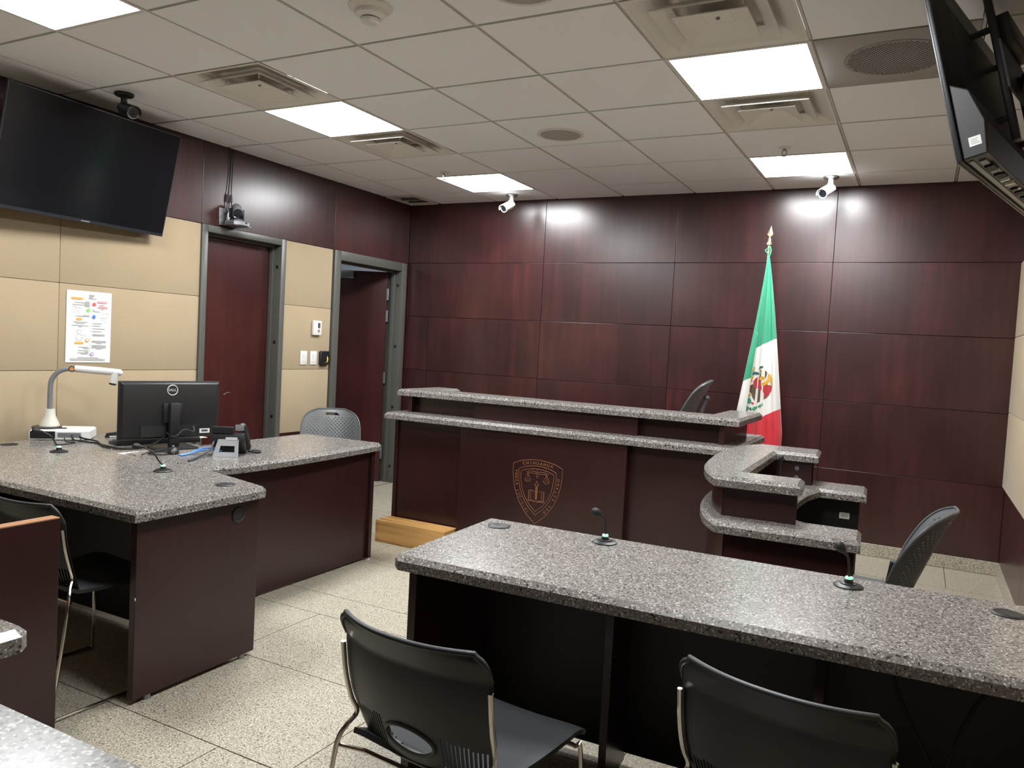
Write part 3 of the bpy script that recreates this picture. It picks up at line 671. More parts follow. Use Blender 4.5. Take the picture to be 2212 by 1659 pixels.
# left counsel desk
A = thing('counsel_desk', label='long left desk with granite top and mahogany end panel by the aisle', cat='desk')
atop = [(-2.62, -0.957), (-0.733, -0.957), (-0.733, -0.335), (-0.755, -0.308), (-1.278, -0.180), (-1.90, -0.180), (-1.90, 0.33), (-2.62, 0.33)]
worktop('worktop', atop, 0.701, 0.745, A)
ep = put('end_panel', MB().box(-0.812, -0.78, -0.912, -0.322, 0.02, 0.7005), 'desk', A, bevel=0.0015, smooth=False)
put('edge_chip', MB().sphere((-0.781, -0.9115, 0.402), 0.006, 8, 0.4, 0.4, 1.2), 'paper', ep)
put('end_panel', MB().box(-2.60, -2.57, -0.912, -0.322, 0.02, 0.7005), 'desk', A, smooth=False)
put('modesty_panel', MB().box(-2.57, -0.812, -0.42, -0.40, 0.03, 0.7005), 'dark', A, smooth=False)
put('levelling_foot', foot(MB(), -0.796, -0.84), 'steel', A); put('levelling_foot', foot(MB(), -0.796, -0.38), 'steel', A)
g = MB().lathe([(0.033, 0), (0.033, 0.004), (0.026, 0.006), (0.024, 0.003), (0.001, 0.003)], (-0.7799, -0.435, 0.637), (1, 0, 0), 28)
put('cable_port', g, 'black', ep)
# return desk of the clerk
Bd = thing('clerk_desk', label='bow fronted mahogany return desk with granite top and grey perforated chair behind', cat='desk')
btop = [(-1.898, -0.178), (-1.278, -0.178)] + arc([(-1.278, -0.178), (-1.232, 0.06), (-1.225, 0.45), (-1.240, 0.85), (-1.262, 1.165)])[1:] + [(-1.285, 1.195), (-1.86, 1.165), (-1.898, 1.12)]
worktop('worktop', btop, 0.701, 0.745, Bd)
put('front_panel', MB().box(-1.345, -1.320, -0.17, 1.125, 0.012, 0.7005), 'desk', Bd, smooth=False)
put('end_panel', MB().box(-1.85, -1.300, 1.126, 1.156, 0.012, 0.7005), 'desk', Bd, bevel=0.0015, smooth=False)
put('levelling_foot', MB().cyl((-1.312, 1.141, 0), (-1.312, 1.141, 0.012), 0.012, n=10), 'whitemetal', Bd)
# right counsel table
Ct = thing('counsel_table', (0.30, -0.80, 0), (0, 0, math.radians(1.6)), label='long right table with granite top seen from behind two black chairs', cat='table')
worktop('worktop', [(0.03, -0.035), (1.92, -0.035), (1.92, 0.625), (0.0, 0.625), (0.0, -0.005)], 0.701, 0.745, Ct)
put('end_panel', MB().box(0.045, 0.073, 0.01, 0.58, 0.02, 0.7005), 'desk', Ct, bevel=0.0015, smooth=False)
put('end_panel', MB().box(1.86, 1.888, 0.01, 0.58, 0.02, 0.7005), 'desk', Ct, smooth=False)
put('divider_panel', MB().box(0.60, 0.625, 0.30, 0.505, 0.02, 0.7005), 'desk', Ct, smooth=False)
put('divider_panel', MB().box(1.22, 1.245, 0.30, 0.505, 0.02, 0.7005), 'desk', Ct, smooth=False)
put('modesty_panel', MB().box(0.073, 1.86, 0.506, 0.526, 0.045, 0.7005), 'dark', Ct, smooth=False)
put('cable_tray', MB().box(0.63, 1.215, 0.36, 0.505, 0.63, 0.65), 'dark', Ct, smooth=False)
for x in (0.059, 0.612, 1.232, 1.874): put('levelling_foot', foot(MB(), x, 0.45), 'steel', Ct)
put('hanging_cable', MB().tube([(1.38, 0.25, 0.70), (1.43, 0.24, 0.55), (1.50, 0.22, 0.42), (1.56, 0.24, 0.30)], 0.005, 8, smooth=6), 'rubber', Ct)
put('hanging_cable', MB().tube([(1.70, 0.2, 0.70), (1.60, 0.18, 0.60), (1.54, 0.16, 0.40), (1.53, 0.18, 0.10)], 0.005, 8, smooth=6), 'rubber', Ct)
# desk corners of the second row near the viewer
E2 = thing('side_desk', label='small granite topped desk corner cut off by the left edge', cat='desk')
worktop('worktop', [(-0.66, -2.42), (0.045, -2.42), (0.045, -1.80), (0.02, -1.775), (-0.66, -1.775)], 0.695, 0.745, E2)
put('end_panel', MB().box(-0.03, -0.005, -2.38, -1.83, 0.001, 0.6945), 'desk', E2, smooth=False)
put('end_panel', MB().box(-0.64, -0.615, -2.38, -1.83, 0.001, 0.6945), 'desk', E2, smooth=False)
pp = put('partition_panel', MB().box(-0.835, -0.79, -1.75, -1.196, 0.001, 0.7535), 'desk', bevel=0.0015, smooth=False)
tag(pp, 'low mahogany partition panel with a pale raw top edge beside the left chair', 'partition')
put('edge_strip', MB().box(-0.835, -0.79, -1.75, -1.196, 0.7538, 0.757), 'edge', pp, smooth=False)
D2_ = thing('foreground_counter', label='blurred granite counter top in the bottom left corner', cat='counter')
worktop('worktop', [(0.50, -2.70), (1.42, -2.70), (1.42, -2.228), (0.50, -2.228)], 0.905, 0.95, D2_)
put('front_panel', MB().box(0.54, 1.38, -2.30, -2.275, 0.001, 0.9045), 'desk', D2_, smooth=False)
put('end_panel', MB().box(0.54, 0.565, -2.66, -2.301, 0.001, 0.9045), 'desk', D2_, smooth=False)
put('end_panel', MB().box(1.355, 1.38, -2.66, -2.301, 0.001, 0.9045), 'desk', D2_, smooth=False)

# grommets
def grommet(x, y, label, a=0.0):
    t = thing('cable_grommet', (x, y, 0.7452), (0, 0, a), label=label, cat='grommet')
    put('ring', MB().lathe([(0.042, 0.0), (0.042, 0.002), (0.036, 0.004), (0.034, 0.002)], n=32), 'black', t)
    put('cap', MB().lathe([(0.034, 0.0005), (0.034, 0.003), (0.001, 0.0032)], n=32), 'black', t)
    put('slot', MB().box(0.006, 0.033, -0.010, 0.010, 0.0033, 0.0038), 'rubber', t)
grommet(0.385, -0.287, 'round black cable grommet at the far left corner of the right table', 2.5)
grommet(1.972, -0.258, 'round black cable grommet at the right end of the right table', -1.2)
grommet(-0.896, -0.405, 'round black cable grommet at the aisle corner of the left desk', 0.4)
grommet(-2.50, -0.40, 'round black cable grommet at the wall end of the left desk', 0.4)
# ---- gooseneck microphones
def mic(loc, path, hd, label, r=0.0035, base=True):
    t = thing('gooseneck_microphone', loc, label=label, cat='microphone')
    put('base', MB().lathe([(0.042, 0), (0.042, 0.003), (0.036, 0.007), (0.024, 0.008), (0.023, 0.011), (0.013, 0.012), (0.012, 0.022), (0.008, 0.024)], n=30), 'black', t)
    put('led_ring', MB().lathe([(0.0105, 0.0225), (0.0105, 0.029), (0.006, 0.0295)], n=18), 'green_led', t)
    put('neck', MB().tube([(0, 0, 0.026)] + path, r, 8, smooth=8), 'black', t)
    e = Vector(path[-1]); hd = Vector(hd).normalized()
    h = MB().lathe([(0.0045, -0.012), (0.006, 0.0), (0.009, 0.006), (0.0125, 0.012), (0.0145, 0.022), (0.0135, 0.032), (0.008, 0.039), (0.001, 0.041)], e, hd, 18)
    put('windscreen', h, 'rubber', t)
    return t
mic((0.787, -0.256, 0.7452), [(0.0, 0.0, 0.06), (-0.004, -0.012, 0.085), (-0.012, -0.026, 0.098)], (-0.4, -0.6, 0.45), 'upright gooseneck microphone nearer the middle of the right table')
mic((1.566, -0.262, 0.7452), [(-0.002, 0.0, 0.055), (-0.006, -0.004, 0.085), (-0.016, -0.012, 0.103)], (-0.55, -0.4, 0.7), 'upright gooseneck microphone at the right part of the right table')
mic((-1.335, -0.373, 0.7452), [(-0.008, -0.018, 0.05), (-0.015, -0.04, 0.085), (-0.025, -0.075, 0.112), (-0.03, -0.092, 0.118)], (-0.25, -0.9, 0.15), 'bent gooseneck microphone near the aisle end of the left desk')
mic((-2.129, -0.366, 0.7452), [(-0.006, -0.014, 0.045), (-0.010, -0.035, 0.08), (-0.018, -0.062, 0.10), (-0.024, -0.08, 0.108)], (-0.25, -0.9, 0.2), 'bent gooseneck microphone in front of the document camera')
mic((1.105, 1.40, 0.7452), [(0, 0, 0.06), (0.0, 0.0, 0.10), (0.0, -0.002, 0.135)], (0.1, -0.15, 1), 'gooseneck microphone standing inside the witness stand', r=0.006)

# ================================================================== CHAIRS
def sled_chair(label, loc, rz):
    t = thing('sled_chair', (loc[0], loc[1], 0), (0, 0, rz), label=label, cat='chair', group='black sled base chairs at the counsel tables'); t.scale = (1.02, 0.97, 0.955)
    def seatP(u, v):
        x = (u - 0.5) * 2; y = -0.205 + 0.455 * v
        hw = 0.215 * (1 - 0.10 * (1 - v)) * (1 - 0.05 * max(0, v - 0.93) / 0.07)
        z = 0.440 + 0.012 * x * x - 0.012 * math.sin(v * PI) - (0.030 * max(0, (v - 0.84) / 0.16) ** 2) - 0.006 * abs(x) ** 8 + 0.02 * max(0, 0.12 - v) / 0.12
        return (x * hw, y, z)
    ob('seat', shell(seatP, 22, 26, None, -0.014, 'seat'), 'seat', t)
    def backP(u, v):
        x = (u - 0.5) * 2
        c = abs(2 * max(v, 0.5) - 1) ** 9
        hw = 0.214 * (1 - c) ** (1 / 9) if c < 1 else 0.185
        hw = max(hw, 0.185) * (0.90 + 0.10 * min(1, v / 0.35))
        ears = 0.0
        z = 0.452 + 0.345 * v + ears
        y = -0.200 - 0.075 * v - 0.035 * max(0, v - 0.8) / 0.2 * 0.9 + 0.050 * abs(x) ** 2.2 - 0.020 * math.sin(v * PI)
        return (x * hw, y, z)
    nu, nv = 84, 44
    def keep(i, j):
        u = (i + 0.5) / nu; v = (j + 0.5) / nv; x = (u - 0.5) * 2
        if (x / 0.34) ** 2 + ((v - 0.215) / 0.105) ** 2 < 1: return False
        if 0.06 < v < 0.36 - 0.10 * abs(x) and i % 2 == 0 and 0.40 < abs(x) < 0.94: return False
        return True
    ob('backrest', shell(backP, nu, nv, keep, 0.008, 'backrest'), 'black', t)
    rim = []
    for k in range(40):
        aa = 2 * PI * k / 40; p = Vector(backP(0.5 + 0.5 * 0.345 * math.cos(aa), 0.215 + 0.108 * math.sin(aa))); rim.append(p)
    put('handle_rim', MB().tube(rim, 0.006, 8, True), 'black', t)
    lip = [backP(0.0, 0.80 + 0.2 * k / 10) for k in range(10)] + [backP(k / 30, 1.0) for k in range(31)] + [backP(1.0, 1 - 0.2 * k / 10) for k in range(1, 11)]
    nl = len(lip); put('top_lip', MB().tube(lip, [0.003 + 0.004 * min(1, 6 * min(k, nl - 1 - k) / nl) for k in range(nl)], 10), 'seat', t)
    for s in (-1, 1):
        e = (s + 1) / 2; pts = [tuple(Vector(backP(e, v)) + Vector((s * 0.001, -0.010, 0))) for v in (0.74, 0.5, 0.3, 0.17)] + [(s * 0.218, -0.20, 0.478), (s * 0.236, -0.215, 0.43), (s * 0.242, -0.235, 0.30), (s * 0.245, -0.275, 0.035),
               (s * 0.245, -0.268, 0.009), (s * 0.245, -0.20, 0.0065), (s * 0.245, 0.17, 0.0065), (s * 0.244, 0.205, 0.010), (s * 0.240, 0.210, 0.04), (s * 0.222, 0.198, 0.39), (s * 0.212, 0.190, 0.412), (s * 0.17, 0.186, 0.415)]
        put('side_frame', MB().tube(pts, 0.0062, 8, smooth=5), 'chrome', t)
    put('cross_rod', MB().tube([(-0.17, 0.186, 0.415), (0, 0.186, 0.413), (0.17, 0.186, 0.415)], 0.006, 8), 'chrome', t)
    put('cross_rod', MB().tube([(-0.237, -0.215, 0.425), (-0.18, -0.17, 0.408), (0.18, -0.17, 0.408), (0.237, -0.215, 0.425)], 0.006, 8), 'chrome', t)
    return t
c1 = sled_chair('black sled chair in the middle foreground with an oval handle hole', (0.765, -1.115), math.radians(-6))
for lab, loc, rz in (('black sled chair in the right foreground cut off by the bottom edge', (1.55, -0.92), math.radians(-11)),
                     ('black sled chair pushed under the left desk beside the partition', (-1.137, -0.875), math.radians(-1))):
    o = copy_tree(c1); o.location = (loc[0], loc[1], 0); o.rotation_euler = (0, 0, rz); o['label'] = lab

def task_chair(loc, rz, label, lift=0.0, tall_spine=False):
    t = thing('task_chair', loc, (0, 0, rz), label=label, cat='chair', group='grey perforated swivel chairs')
    z0 = 0.43 + lift
    def backP(u, v):
        x = (u - 0.5) * 2; a = abs(2 * v - 1); top = v > 0.5
        n = 3.6 if top else 7; c = a ** n
        hw = 0.215 * max((1 - c), 0.0) ** (1 / n) if a < 1 else 0.0
        hw = max(hw, 0.10 if top else 0.16) * (0.86 + 0.14 * min(1, v * 2.2))
        z = z0 + 0.02 + 0.40 * v
        y = -0.20 - 0.05 * v - 0.115 * v ** 2.6 + 0.125 * abs(x) ** 2 * (0.6 + 0.4 * (1 - v)) * (hw / 0.215) ** 2 - 0.03 * math.sin(v * PI)
        return (x * hw, y, z)
    nu, nv = 63, 60
    def keep(i, j):
        u = (i + 0.5) / nu; v = (j + 0.5) / nv; x = (u - 0.5) * 2
        if 0.875 < v < 0.935 and abs(x) < 0.30 - (v - 0.905) * 1.5: return False
        if 0.08 < v < 0.84 + 0.02 * abs(x) and abs(x) < 0.84:
            if j % 2 == 0 and (i % 4 == (0 if j % 4 == 0 else 2)): return False
        return True
    ob('backrest', shell(backP, nu, nv, keep, 0.007, 'backrest'), 'graychair', t)
    def rimpts():
        r = [backP(k / 24, 1.0) for k in range(25)] + [backP(1.0, 1 - k / 24) for k in range(1, 25)] + [backP(1 - k / 24, 0) for k in range(1, 25)] + [backP(0.0, k / 24) for k in range(1, 24)]
        return r
    put('back_rim', MB().tube(rimpts(), 0.006, 6, True), 'graychair', t)
    if tall_spine:
        put('spine', MB().tube([(0, -0.05, z0 - 0.03), (0, -0.22, z0 - 0.02), (0, -0.262, z0 + 0.06), (0, -0.302, z0 + 0.20), (0, -0.332, z0 + 0.29)], [0.02, 0.02, 0.018, 0.016, 0.014], 10, smooth=6), 'graychair', t)
        put('spine_knob', MB().sphere((0, -0.332, z0 + 0.295), 0.02, 14), 'graychair', t)
    else:
        put('spine', MB().tube([(0, -0.05, z0 - 0.05), (0, -0.20, z0 - 0.045), (0, -0.245, z0 + 0.0), (0, -0.255, z0 + 0.06)], 0.02, 10, smooth=6), 'graychair', t)
    def seatP(u, v):
        x = (u - 0.5) * 2; a = abs(2 * v - 1) ** 5; hw = 0.235 * max(1 - a, 0.3) ** 0.2
        return (x * hw, -0.20 + 0.42 * v, z0 - 0.03 + 0.012 * x * x - 0.03 * max(0, v - 0.8) / 0.2)
    ob('seat', shell(seatP, 16, 16, None, -0.035, 'seat'), 'graychair', t)
    for s in (-1, 1):
        put('arm_bracket', MB().tube([(s * 0.12, -0.08, z0 - 0.035), (s * 0.235, -0.10, z0 - 0.03), (s * 0.262, -0.11, z0 + 0.03), (s * 0.262, -0.12, z0 + 0.10)], 0.016, 12, smooth=6), 'black', t)
        put('arm_cap', MB().cyl((s * 0.262, -0.12, z0 + 0.10), (s * 0.262, -0.1205, z0 + 0.106), 0.017, n=14), 'steel', t)
    put('gas_column', MB().cyl((0, 0, 0.09), (0, 0, z0 - 0.035), 0.022, n=14), 'black', t)
    for k in range(5):
        a = 2 * PI * k / 5 + 0.3; c, s = math.cos(a), math.sin(a)
        lg = put('base_leg', MB().tube([(0.02 * c, 0.02 * s, 0.11), (0.26 * c, 0.26 * s, 0.062)], [0.02, 0.014], 8), 'black', t)
        put('caster', MB().cyl((0.26 * c - 0.016 * s, 0.26 * s + 0.016 * c, 0.026), (0.26 * c + 0.016 * s, 0.26 * s - 0.016 * c, 0.026), 0.0255, n=16), 'black', lg)
    return t
task_chair((-2.00, 1.54, 0), math.radians(-139), 'grey perforated swivel chair between the clerk desk and the doors')
task_chair((1.525, 0.96, 0), math.radians(86), 'grey perforated swivel chair beside the witness stand facing left', lift=-0.03)
task_chair((0.06, 2.66, 0.3005), math.radians(103), 'grey swivel chair behind the judge bench left of the flag', lift=0.08, tall_spine=True)

# ================================================================== FLAG
F = thing('flag', (0.655, 3.20, 0), label='green white and red flag with eagle emblem draped on a pole against the front wall', cat='flag')
put('stand', MB().lathe([(0.16, 0.001), (0.16, 0.02), (0.12, 0.04), (0.03, 0.055), (0.025, 0.12), (0.018, 0.12)], n=28), 'gold', F)
put('pole', MB().cyl((0, 0, 0.06), (0, 0, 2.25), 0.011, n=14), 'gold', F)
put('finial', MB().lathe([(0.012, 2.24), (0.020, 2.245), (0.020, 2.262), (0.014, 2.266), (0.012, 2.285), (0.008, 2.298), (0.004, 2.302)], n=16), 'gold', F)
put('spear_tip', MB().add([(0, -0.004, 2.30), (-0.020, 0, 2.325), (0.006, 0.0, 2.385), (0.022, 0, 2.322), (0, 0.004, 2.30), (0.0, -0.006, 2.33), (0.0, 0.006, 2.33)],
                          [(0, 5, 1), (0, 3, 5), (1, 5, 2), (5, 3, 2), (4, 1, 6), (4, 6, 3), (1, 2, 6), (6, 2, 3)]), 'gold', F, smooth=False)
# local x relative to the pole at world x 0.655
def xr(z): return 0.012 + (0.185 - 0.012) * min(1, max(0, (2.16 - z) / 1.3)) ** 0.85
def xl(z): return 0.0 - 0.135 * min(1, max(0, (2.16 - z) / 1.15)) ** 1.25
def xm(z): return xl(z) + 0.24 * (xr(z) - xl(z))         # right border of the front fold
def clothy(s, z):
    g = min(1, max(0, (2.16 - z) / 0.8))
    return -0.03 - 0.028 * g * (math.sin(s * 16 + 0.6) * 0.5 + math.sin(s * 29 + z * 0.7) * 0.28) - 0.03 * g * math.sin(s * PI)
NZ, NX = 120, 44
vs, fs, att = [], [], []
for j in range(NZ + 1):
    z = 2.165 - (2.165 - 0.52) * j / NZ
    for i in range(NX + 1):
        s = i / NX; x = xl(z) + 0.05 * (xr(z) - xl(z)) + s * 0.95 * (xr(z) - xl(z))
        vs.append((x, clothy(s, z), z)); att.append(z - 0.56 * (x - 0.125))
for j in range(NZ):
    for i in range(NX): a = j * (NX + 1) + i; fs.append((a, a + 1, a + NX + 2, a + NX + 1))
def cloth_mesh(name, vs, fs, att, thick=0.0016):
    me = bpy.data.meshes.new(name); me.from_pydata(vs, [], fs)
    at = me.attributes.new('band', 'FLOAT', 'POINT'); at.data.foreach_set('value', att)
    me.polygons.foreach_set('use_smooth', [True] * len(me.polygons)); return me
mfl, n_, l_, b_ = nt('flag_cloth')
an = n_.new('ShaderNodeAttribute'); an.attribute_name = 'band'
mr = n_.new('ShaderNodeMapRange'); mr.inputs['From Min'].default_value = 0.0; mr.inputs['From Max'].default_value = 2.5
l_.new(an.outputs['Fac'], mr.inputs['Value'])
rp = ramp(n_, [(0.0, (0.60, 0.020, 0.035)), (1.022 / 2.5, (0.74, 0.72, 0.68)), (1.566 / 2.5, (0.025, 0.30, 0.16))]); rp.color_ramp.interpolation = 'CONSTANT'
l_.new(mr.outputs['Result'], rp.inputs['Fac']); l_.new(rp.outputs['Color'], b_.inputs['Base Color']); b_.inputs['Roughness'].default_value = 0.7; b_.inputs['Sheen Weight'].default_value = 0.3
cl = ob('cloth', cloth_mesh('cloth', vs, fs, att), mfl, F)
sd = cl.modifiers.new('thick', 'SOLIDIFY'); sd.thickness = 0.0016
vs, fs, att = [], [], []
NX2 = 14
for j in range(NZ + 1):
    z = 2.13 - (2.13 - 0.62) * j / NZ
    for i in range(NX2 + 1):
        s = i / NX2; x0_, x1_ = xl(z), xm(z) * 0.9 + 0.1 * xl(z)
        if z > 1.6: x1_ = x1_ * 0.7 + 0.3 * xl(z)
        x = x0_ + s * (x1_ - x0_); g = min(1, (2.16 - z) / 0.8)
        vs.append((x, -0.035 - 0.052 * g - 0.018 * g * math.sin(s * PI), z)); att.append(z + 0.341 - 0.6 * (x - xl(z)) )
for j in range(NZ):
    for i in range(NX2): a = j * (NX2 + 1) + i; fs.append((a, a + 1, a + NX2 + 2, a + NX2 + 1))
cl2 = ob('cloth_fold', cloth_mesh('cloth_fold', vs, fs, att), mfl, F); sd = cl2.modifiers.new('thick', 'SOLIDIFY'); sd.thickness = 0.0016
put('ribbon', MB().tube([(0.0, -0.014, 2.22), (-0.022, -0.016, 2.205), (-0.012, -0.02, 2.19), (0.004, -0.02, 2.17)], 0.004, 6, smooth=5).tube([(0.008, -0.016, 2.235), (0.018, -0.02, 2.20), (0.012, -0.022, 2.165)], 0.006, 6, smooth=5), 'f_green', F)
# eagle emblem printed on the cloth: small patches that follow the folds; outlines in cloth x, z
def uv2xz(u, v):
    px, py = 1590 + u / 4.76, 760 + v / 4.76
    x = (px - 1641.3) * 0.003314
    return x, 1.225 - (py - 825) * 0.00345 + (x + 0.097) * 0.077
def inside(p, poly):
    c = False; n = len(poly)
    for k in range(n):
        (x0, y0), (x1, y1) = poly[k], poly[k - 1]
        if (y0 > p[1]) != (y1 > p[1]) and p[0] < (x1 - x0) * (p[1] - y0) / (y1 - y0) + x0: c = not c
    return c
def emblem(name, mat, polys, off):
    mb = MB(); st = 0.0024
    def P(x, z):
        s = (x - xl(z) - 0.05 * (xr(z) - xl(z))) / (0.95 * (xr(z) - xl(z))); return (x, clothy(s, z) - off, z)
    for pl_ in polys:
        q = [uv2xz(*p) for p in pl_]
        x0, x1 = min(p[0] for p in q), max(p[0] for p in q); z0, z1 = min(p[1] for p in q), max(p[1] for p in q)
        for i in range(int((x1 - x0) / st) + 1):
            for j in range(int((z1 - z0) / st) + 1):
                a, b = x0 + i * st, z0 + j * st
                if inside((a + st / 2, b + st / 2), q): mb.add([P(a, b), P(a + st, b), P(a + st, b + st), P(a, b + st)], [(0, 1, 2, 3)])
    return put(name, mb, mat, F)
emblem('emblem_body', 'f_brown', [[(255, 185), (300, 186), (328, 215), (320, 255), (300, 300), (255, 330), (205, 330), (215, 280), (262, 245)],
    [(158, 345), (200, 325), (215, 360), (248, 378), (228, 440), (220, 510), (192, 470), (178, 430), (158, 410)], [(256, 385), (300, 375), (345, 440), (332, 476), (290, 506), (230, 532), (252, 470)],
    [(165, 578), (185, 566), (192, 602), (180, 606)], [(243, 552), (260, 558), (256, 587), (244, 578)]], 0.0022)
emblem('emblem_wing', 'f_maroon', [[(190, 300), (212, 270), (250, 252), (282, 275), (275, 320), (320, 335), (388, 345), (382, 400), (357, 450), (330, 478), (310, 430), (285, 392), (245, 378), (208, 368), (190, 335)]], 0.0030)
emblem('emblem_wing_edge', 'f_gold', [[(335, 222), (362, 235), (384, 280), (390, 357), (372, 352), (358, 292), (345, 322), (310, 347), (272, 335), (300, 310), (330, 290), (337, 255)],
    [(262, 262), (285, 250), (312, 265), (300, 292), (270, 290), (255, 280)], [(250, 190), (266, 192), (270, 225), (254, 225)]], 0.0038)
emblem('emblem_snake', 'f_teal', [[(172, 228), (185, 203), (210, 203), (252, 218), (252, 238), (210, 230), (190, 230), (178, 242)], [(245, 182), (253, 150), (286, 146), (286, 166), (262, 172), (258, 187)]], 0.0044)
emblem('emblem_claw', 'f_gold', [[(180, 160), (195, 150), (204, 170), (190, 196), (170, 202), (174, 186), (190, 174)], [(163, 250), (186, 244), (190, 266), (172, 286), (182, 312), (163, 302)], [(146, 436), (165, 424), (177, 446), (160, 462), (148, 456)]], 0.0044)
emblem('emblem_wreath', 'f_leaf', [[(140, 480), (160, 468), (187, 500), (176, 532), (142, 527)], [(128, 560), (155, 558), (167, 580), (150, 607), (130, 602)], [(188, 590), (215, 563), (247, 560), (241, 592), (215, 607)], [(260, 560), (280, 538), (302, 525), (307, 550), (285, 574)]], 0.0030)
emblem('emblem_ribbon', 'f_red', [[(175, 513), (205, 520), (217, 536), (190, 537)]], 0.0038)

# ================================================================== TELEVISIONS
def tv(loc, rot, label, back=False):
    """local: x along the width, z up the screen, screen towards -y; origin at the middle of the bottom edge"""
    t = thing('wall_television', loc, rot, label=label, cat='television')
    w_, h_ = 1.11, 0.645
    put('housing', MB().box(-w_ / 2, w_ / 2, 0.0, 0.012, 0, h_), 'tvback', t, bevel=0.003)
    put('screen', MB().box(-w_ / 2 + 0.007, w_ / 2 - 0.007, -0.0012, -0.0002, 0.019, h_ - 0.007), 'screen', t, smooth=False)
    bz = MB()
    for a, b, c, d in ((-w_ / 2, w_ / 2, 0, 0.018), (-w_ / 2, w_ / 2, h_ - 0.006, h_)): bz.box(a, b, -0.003, 0.0, c, d)
    for a, b in ((-w_ / 2, -w_ / 2 + 0.006), (w_ / 2 - 0.006, w_ / 2)): bz.box(a, b, -0.003, 0.0, 0.018, h_ - 0.006)
    z = put('bezel', bz, plain('tv_bezel', (0.05, 0.055, 0.065), 0.25, metal=0.6), t, smooth=False)
    put('brand_mark', MB().box(-0.028, 0.028, -0.0036, -0.0031, 0.005, 0.012), 'silver', z, smooth=False)
    # rear: sloping bulge and deeper lower casing
    vs = []
    for (a, y, c, d) in ((w_ / 2 - 0.03, 0.0125, 0.03, h_ - 0.04), (w_ / 2 - 0.12, 0.035, 0.07, h_ - 0.14)):
        vs += [(-a, y, c), (a, y, c), (a, y, d), (-a, y, d)]
    put('rear_bulge', MB().add(vs, [(0, 1, 5, 4), (1, 2, 6, 5), (2, 3, 7, 6), (3, 0, 4, 7), (4, 5, 6, 7), (3, 2, 1, 0)]), 'tvback', t, smooth=False)
    a = w_ / 2 - 0.01
    cs = [(0.0125, 0.004), (0.075, 0.004), (0.085, 0.10), (0.060, 0.20), (0.0125, 0.235)]
    vs = [(-a, y, z_) for y, z_ in cs] + [(a, y, z_) for y, z_ in cs]; n = len(cs)
    lc = put('lower_casing', MB().add(vs, [tuple(range(n)), tuple(range(2 * n - 1, n - 1, -1))] + [(k, n + k, n + (k + 1) % n, (k + 1) % n) for k in range(n)]), 'tvback', t, bevel=0.004, smooth=False)
    if back:
        put('rating_label', MB().box(a + 0.0005, a + 0.001, 0.035, 0.066, 0.035, 0.062), 'paper', lc, smooth=False)
        put('label_print', MB().box(a + 0.0011, a + 0.0014, 0.040, 0.058, 0.053, 0.0555).box(a + 0.0011, a + 0.0014, 0.040, 0.056, 0.047, 0.0495).box(a + 0.0011, a + 0.0014, 0.040, 0.062, 0.041, 0.0435), 'ink', lc, smooth=False)
        x = a - 0.05
        put('port_plate', MB().box(x - 0.9, x + 0.02, 0.020, 0.032, 0.0015, 0.0035), 'silver', lc, smooth=False)
        sizes = [(0.05, 'silver'), (0.06, 'rubber'), (0.045, 'silver'), (0.02, 'rubber'), (0.05, 'rubber'), (0.018, 'paper'), (0.03, 'rubber'), (0.02, 'paper'), (0.05, 'silver'), (0.022, 'rubber'), (0.022, 'paper'), (0.05, 'rubber'), (0.03, 'silver'), (0.04, 'rubber')]
        for q, (ww, mt) in enumerate(sizes):
            put('port', MB().box(x - ww, x, 0.042, 0.066 if q % 3 else 0.060, -0.001 - 0.006 * (q % 2), 0.0035), mt, lc, smooth=False); x -= ww + 0.008
    # mount
    for s in (-1, 1):
        put('mount_rail', MB().box(s * 0.17 - 0.016, s * 0.17 + 0.016, 0.088, 0.11, 0.12, 0.60), 'black', t, bevel=0.003)
        for zz in (0.50, 0.20): put('mount_standoff', MB().cyl((s * 0.17, 0.032, zz), (s * 0.17, 0.09, zz), 0.011, n=12), 'black', t)
    put('mount_plate', MB().box(-0.22, 0.22, 0.111, 0.118, 0.28, 0.44), 'black', t, smooth=False)
    return t
t = tv((-2.655, 0.085, 1.988), (math.radians(12.5), 0, math.radians(94.5)), 'large black wall television high on the left wall')
put('wall_arm', MB().box(-0.10, 0.10, 0.1185, 0.135, 0.26, 0.46), 'black', t, smooth=False)
t = tv((1.908, 0.335, 2.0), (math.radians(14.0), 0, math.radians(-105.2)), 'black wall television seen from behind at the top right corner', True)
put('wall_arm', MB().tube([(-0.02, 0.12, 0.36), (-0.05, 0.20, 0.345), (-0.02, 0.29, 0.33)], 0.03, 10), 'black', t)
put('arm_bracket', MB().box(-0.16, 0.12, 0.085, 0.14, 0.47, 0.56), 'black', t, bevel=0.004)

# ================================================================== WALL FITTINGS
# ptz conference camera
t = thing('conference_camera', (XL, 1.255, 2.18), label='silver and black swivelling conference camera on a bracket above the first door', cat='camera')
bk = put('wall_bracket', MB().box(0.0, 0.006, -0.085, 0.075, -0.03, 0.095).box(0.006, 0.155, -0.085, 0.075, -0.03, -0.024), 'steel', t, bevel=0.002)
put('camera_base', MB().prism([(0.03, -0.06), (0.14, -0.075), (0.165, -0.04), (0.165, 0.045), (0.14, 0.075), (0.03, 0.06)], -0.0235, 0.008, 0.010), 'silver', t)
put('sensor_eye', MB().sphere((0.164, 0.015, -0.006), 0.008, 10), 'rubber', t)
put('turntable', MB().lathe([(0.05, 0.0085), (0.05, 0.022), (0.042, 0.028)], (0.085, 0.0, 0), n=28), 'black', t)
for s in (-1, 1): put('yoke_arm', MB().box(0.06, 0.105, s * 0.046 - 0.008, s * 0.046 + 0.008, 0.026, 0.095), 'black', t, bevel=0.006)
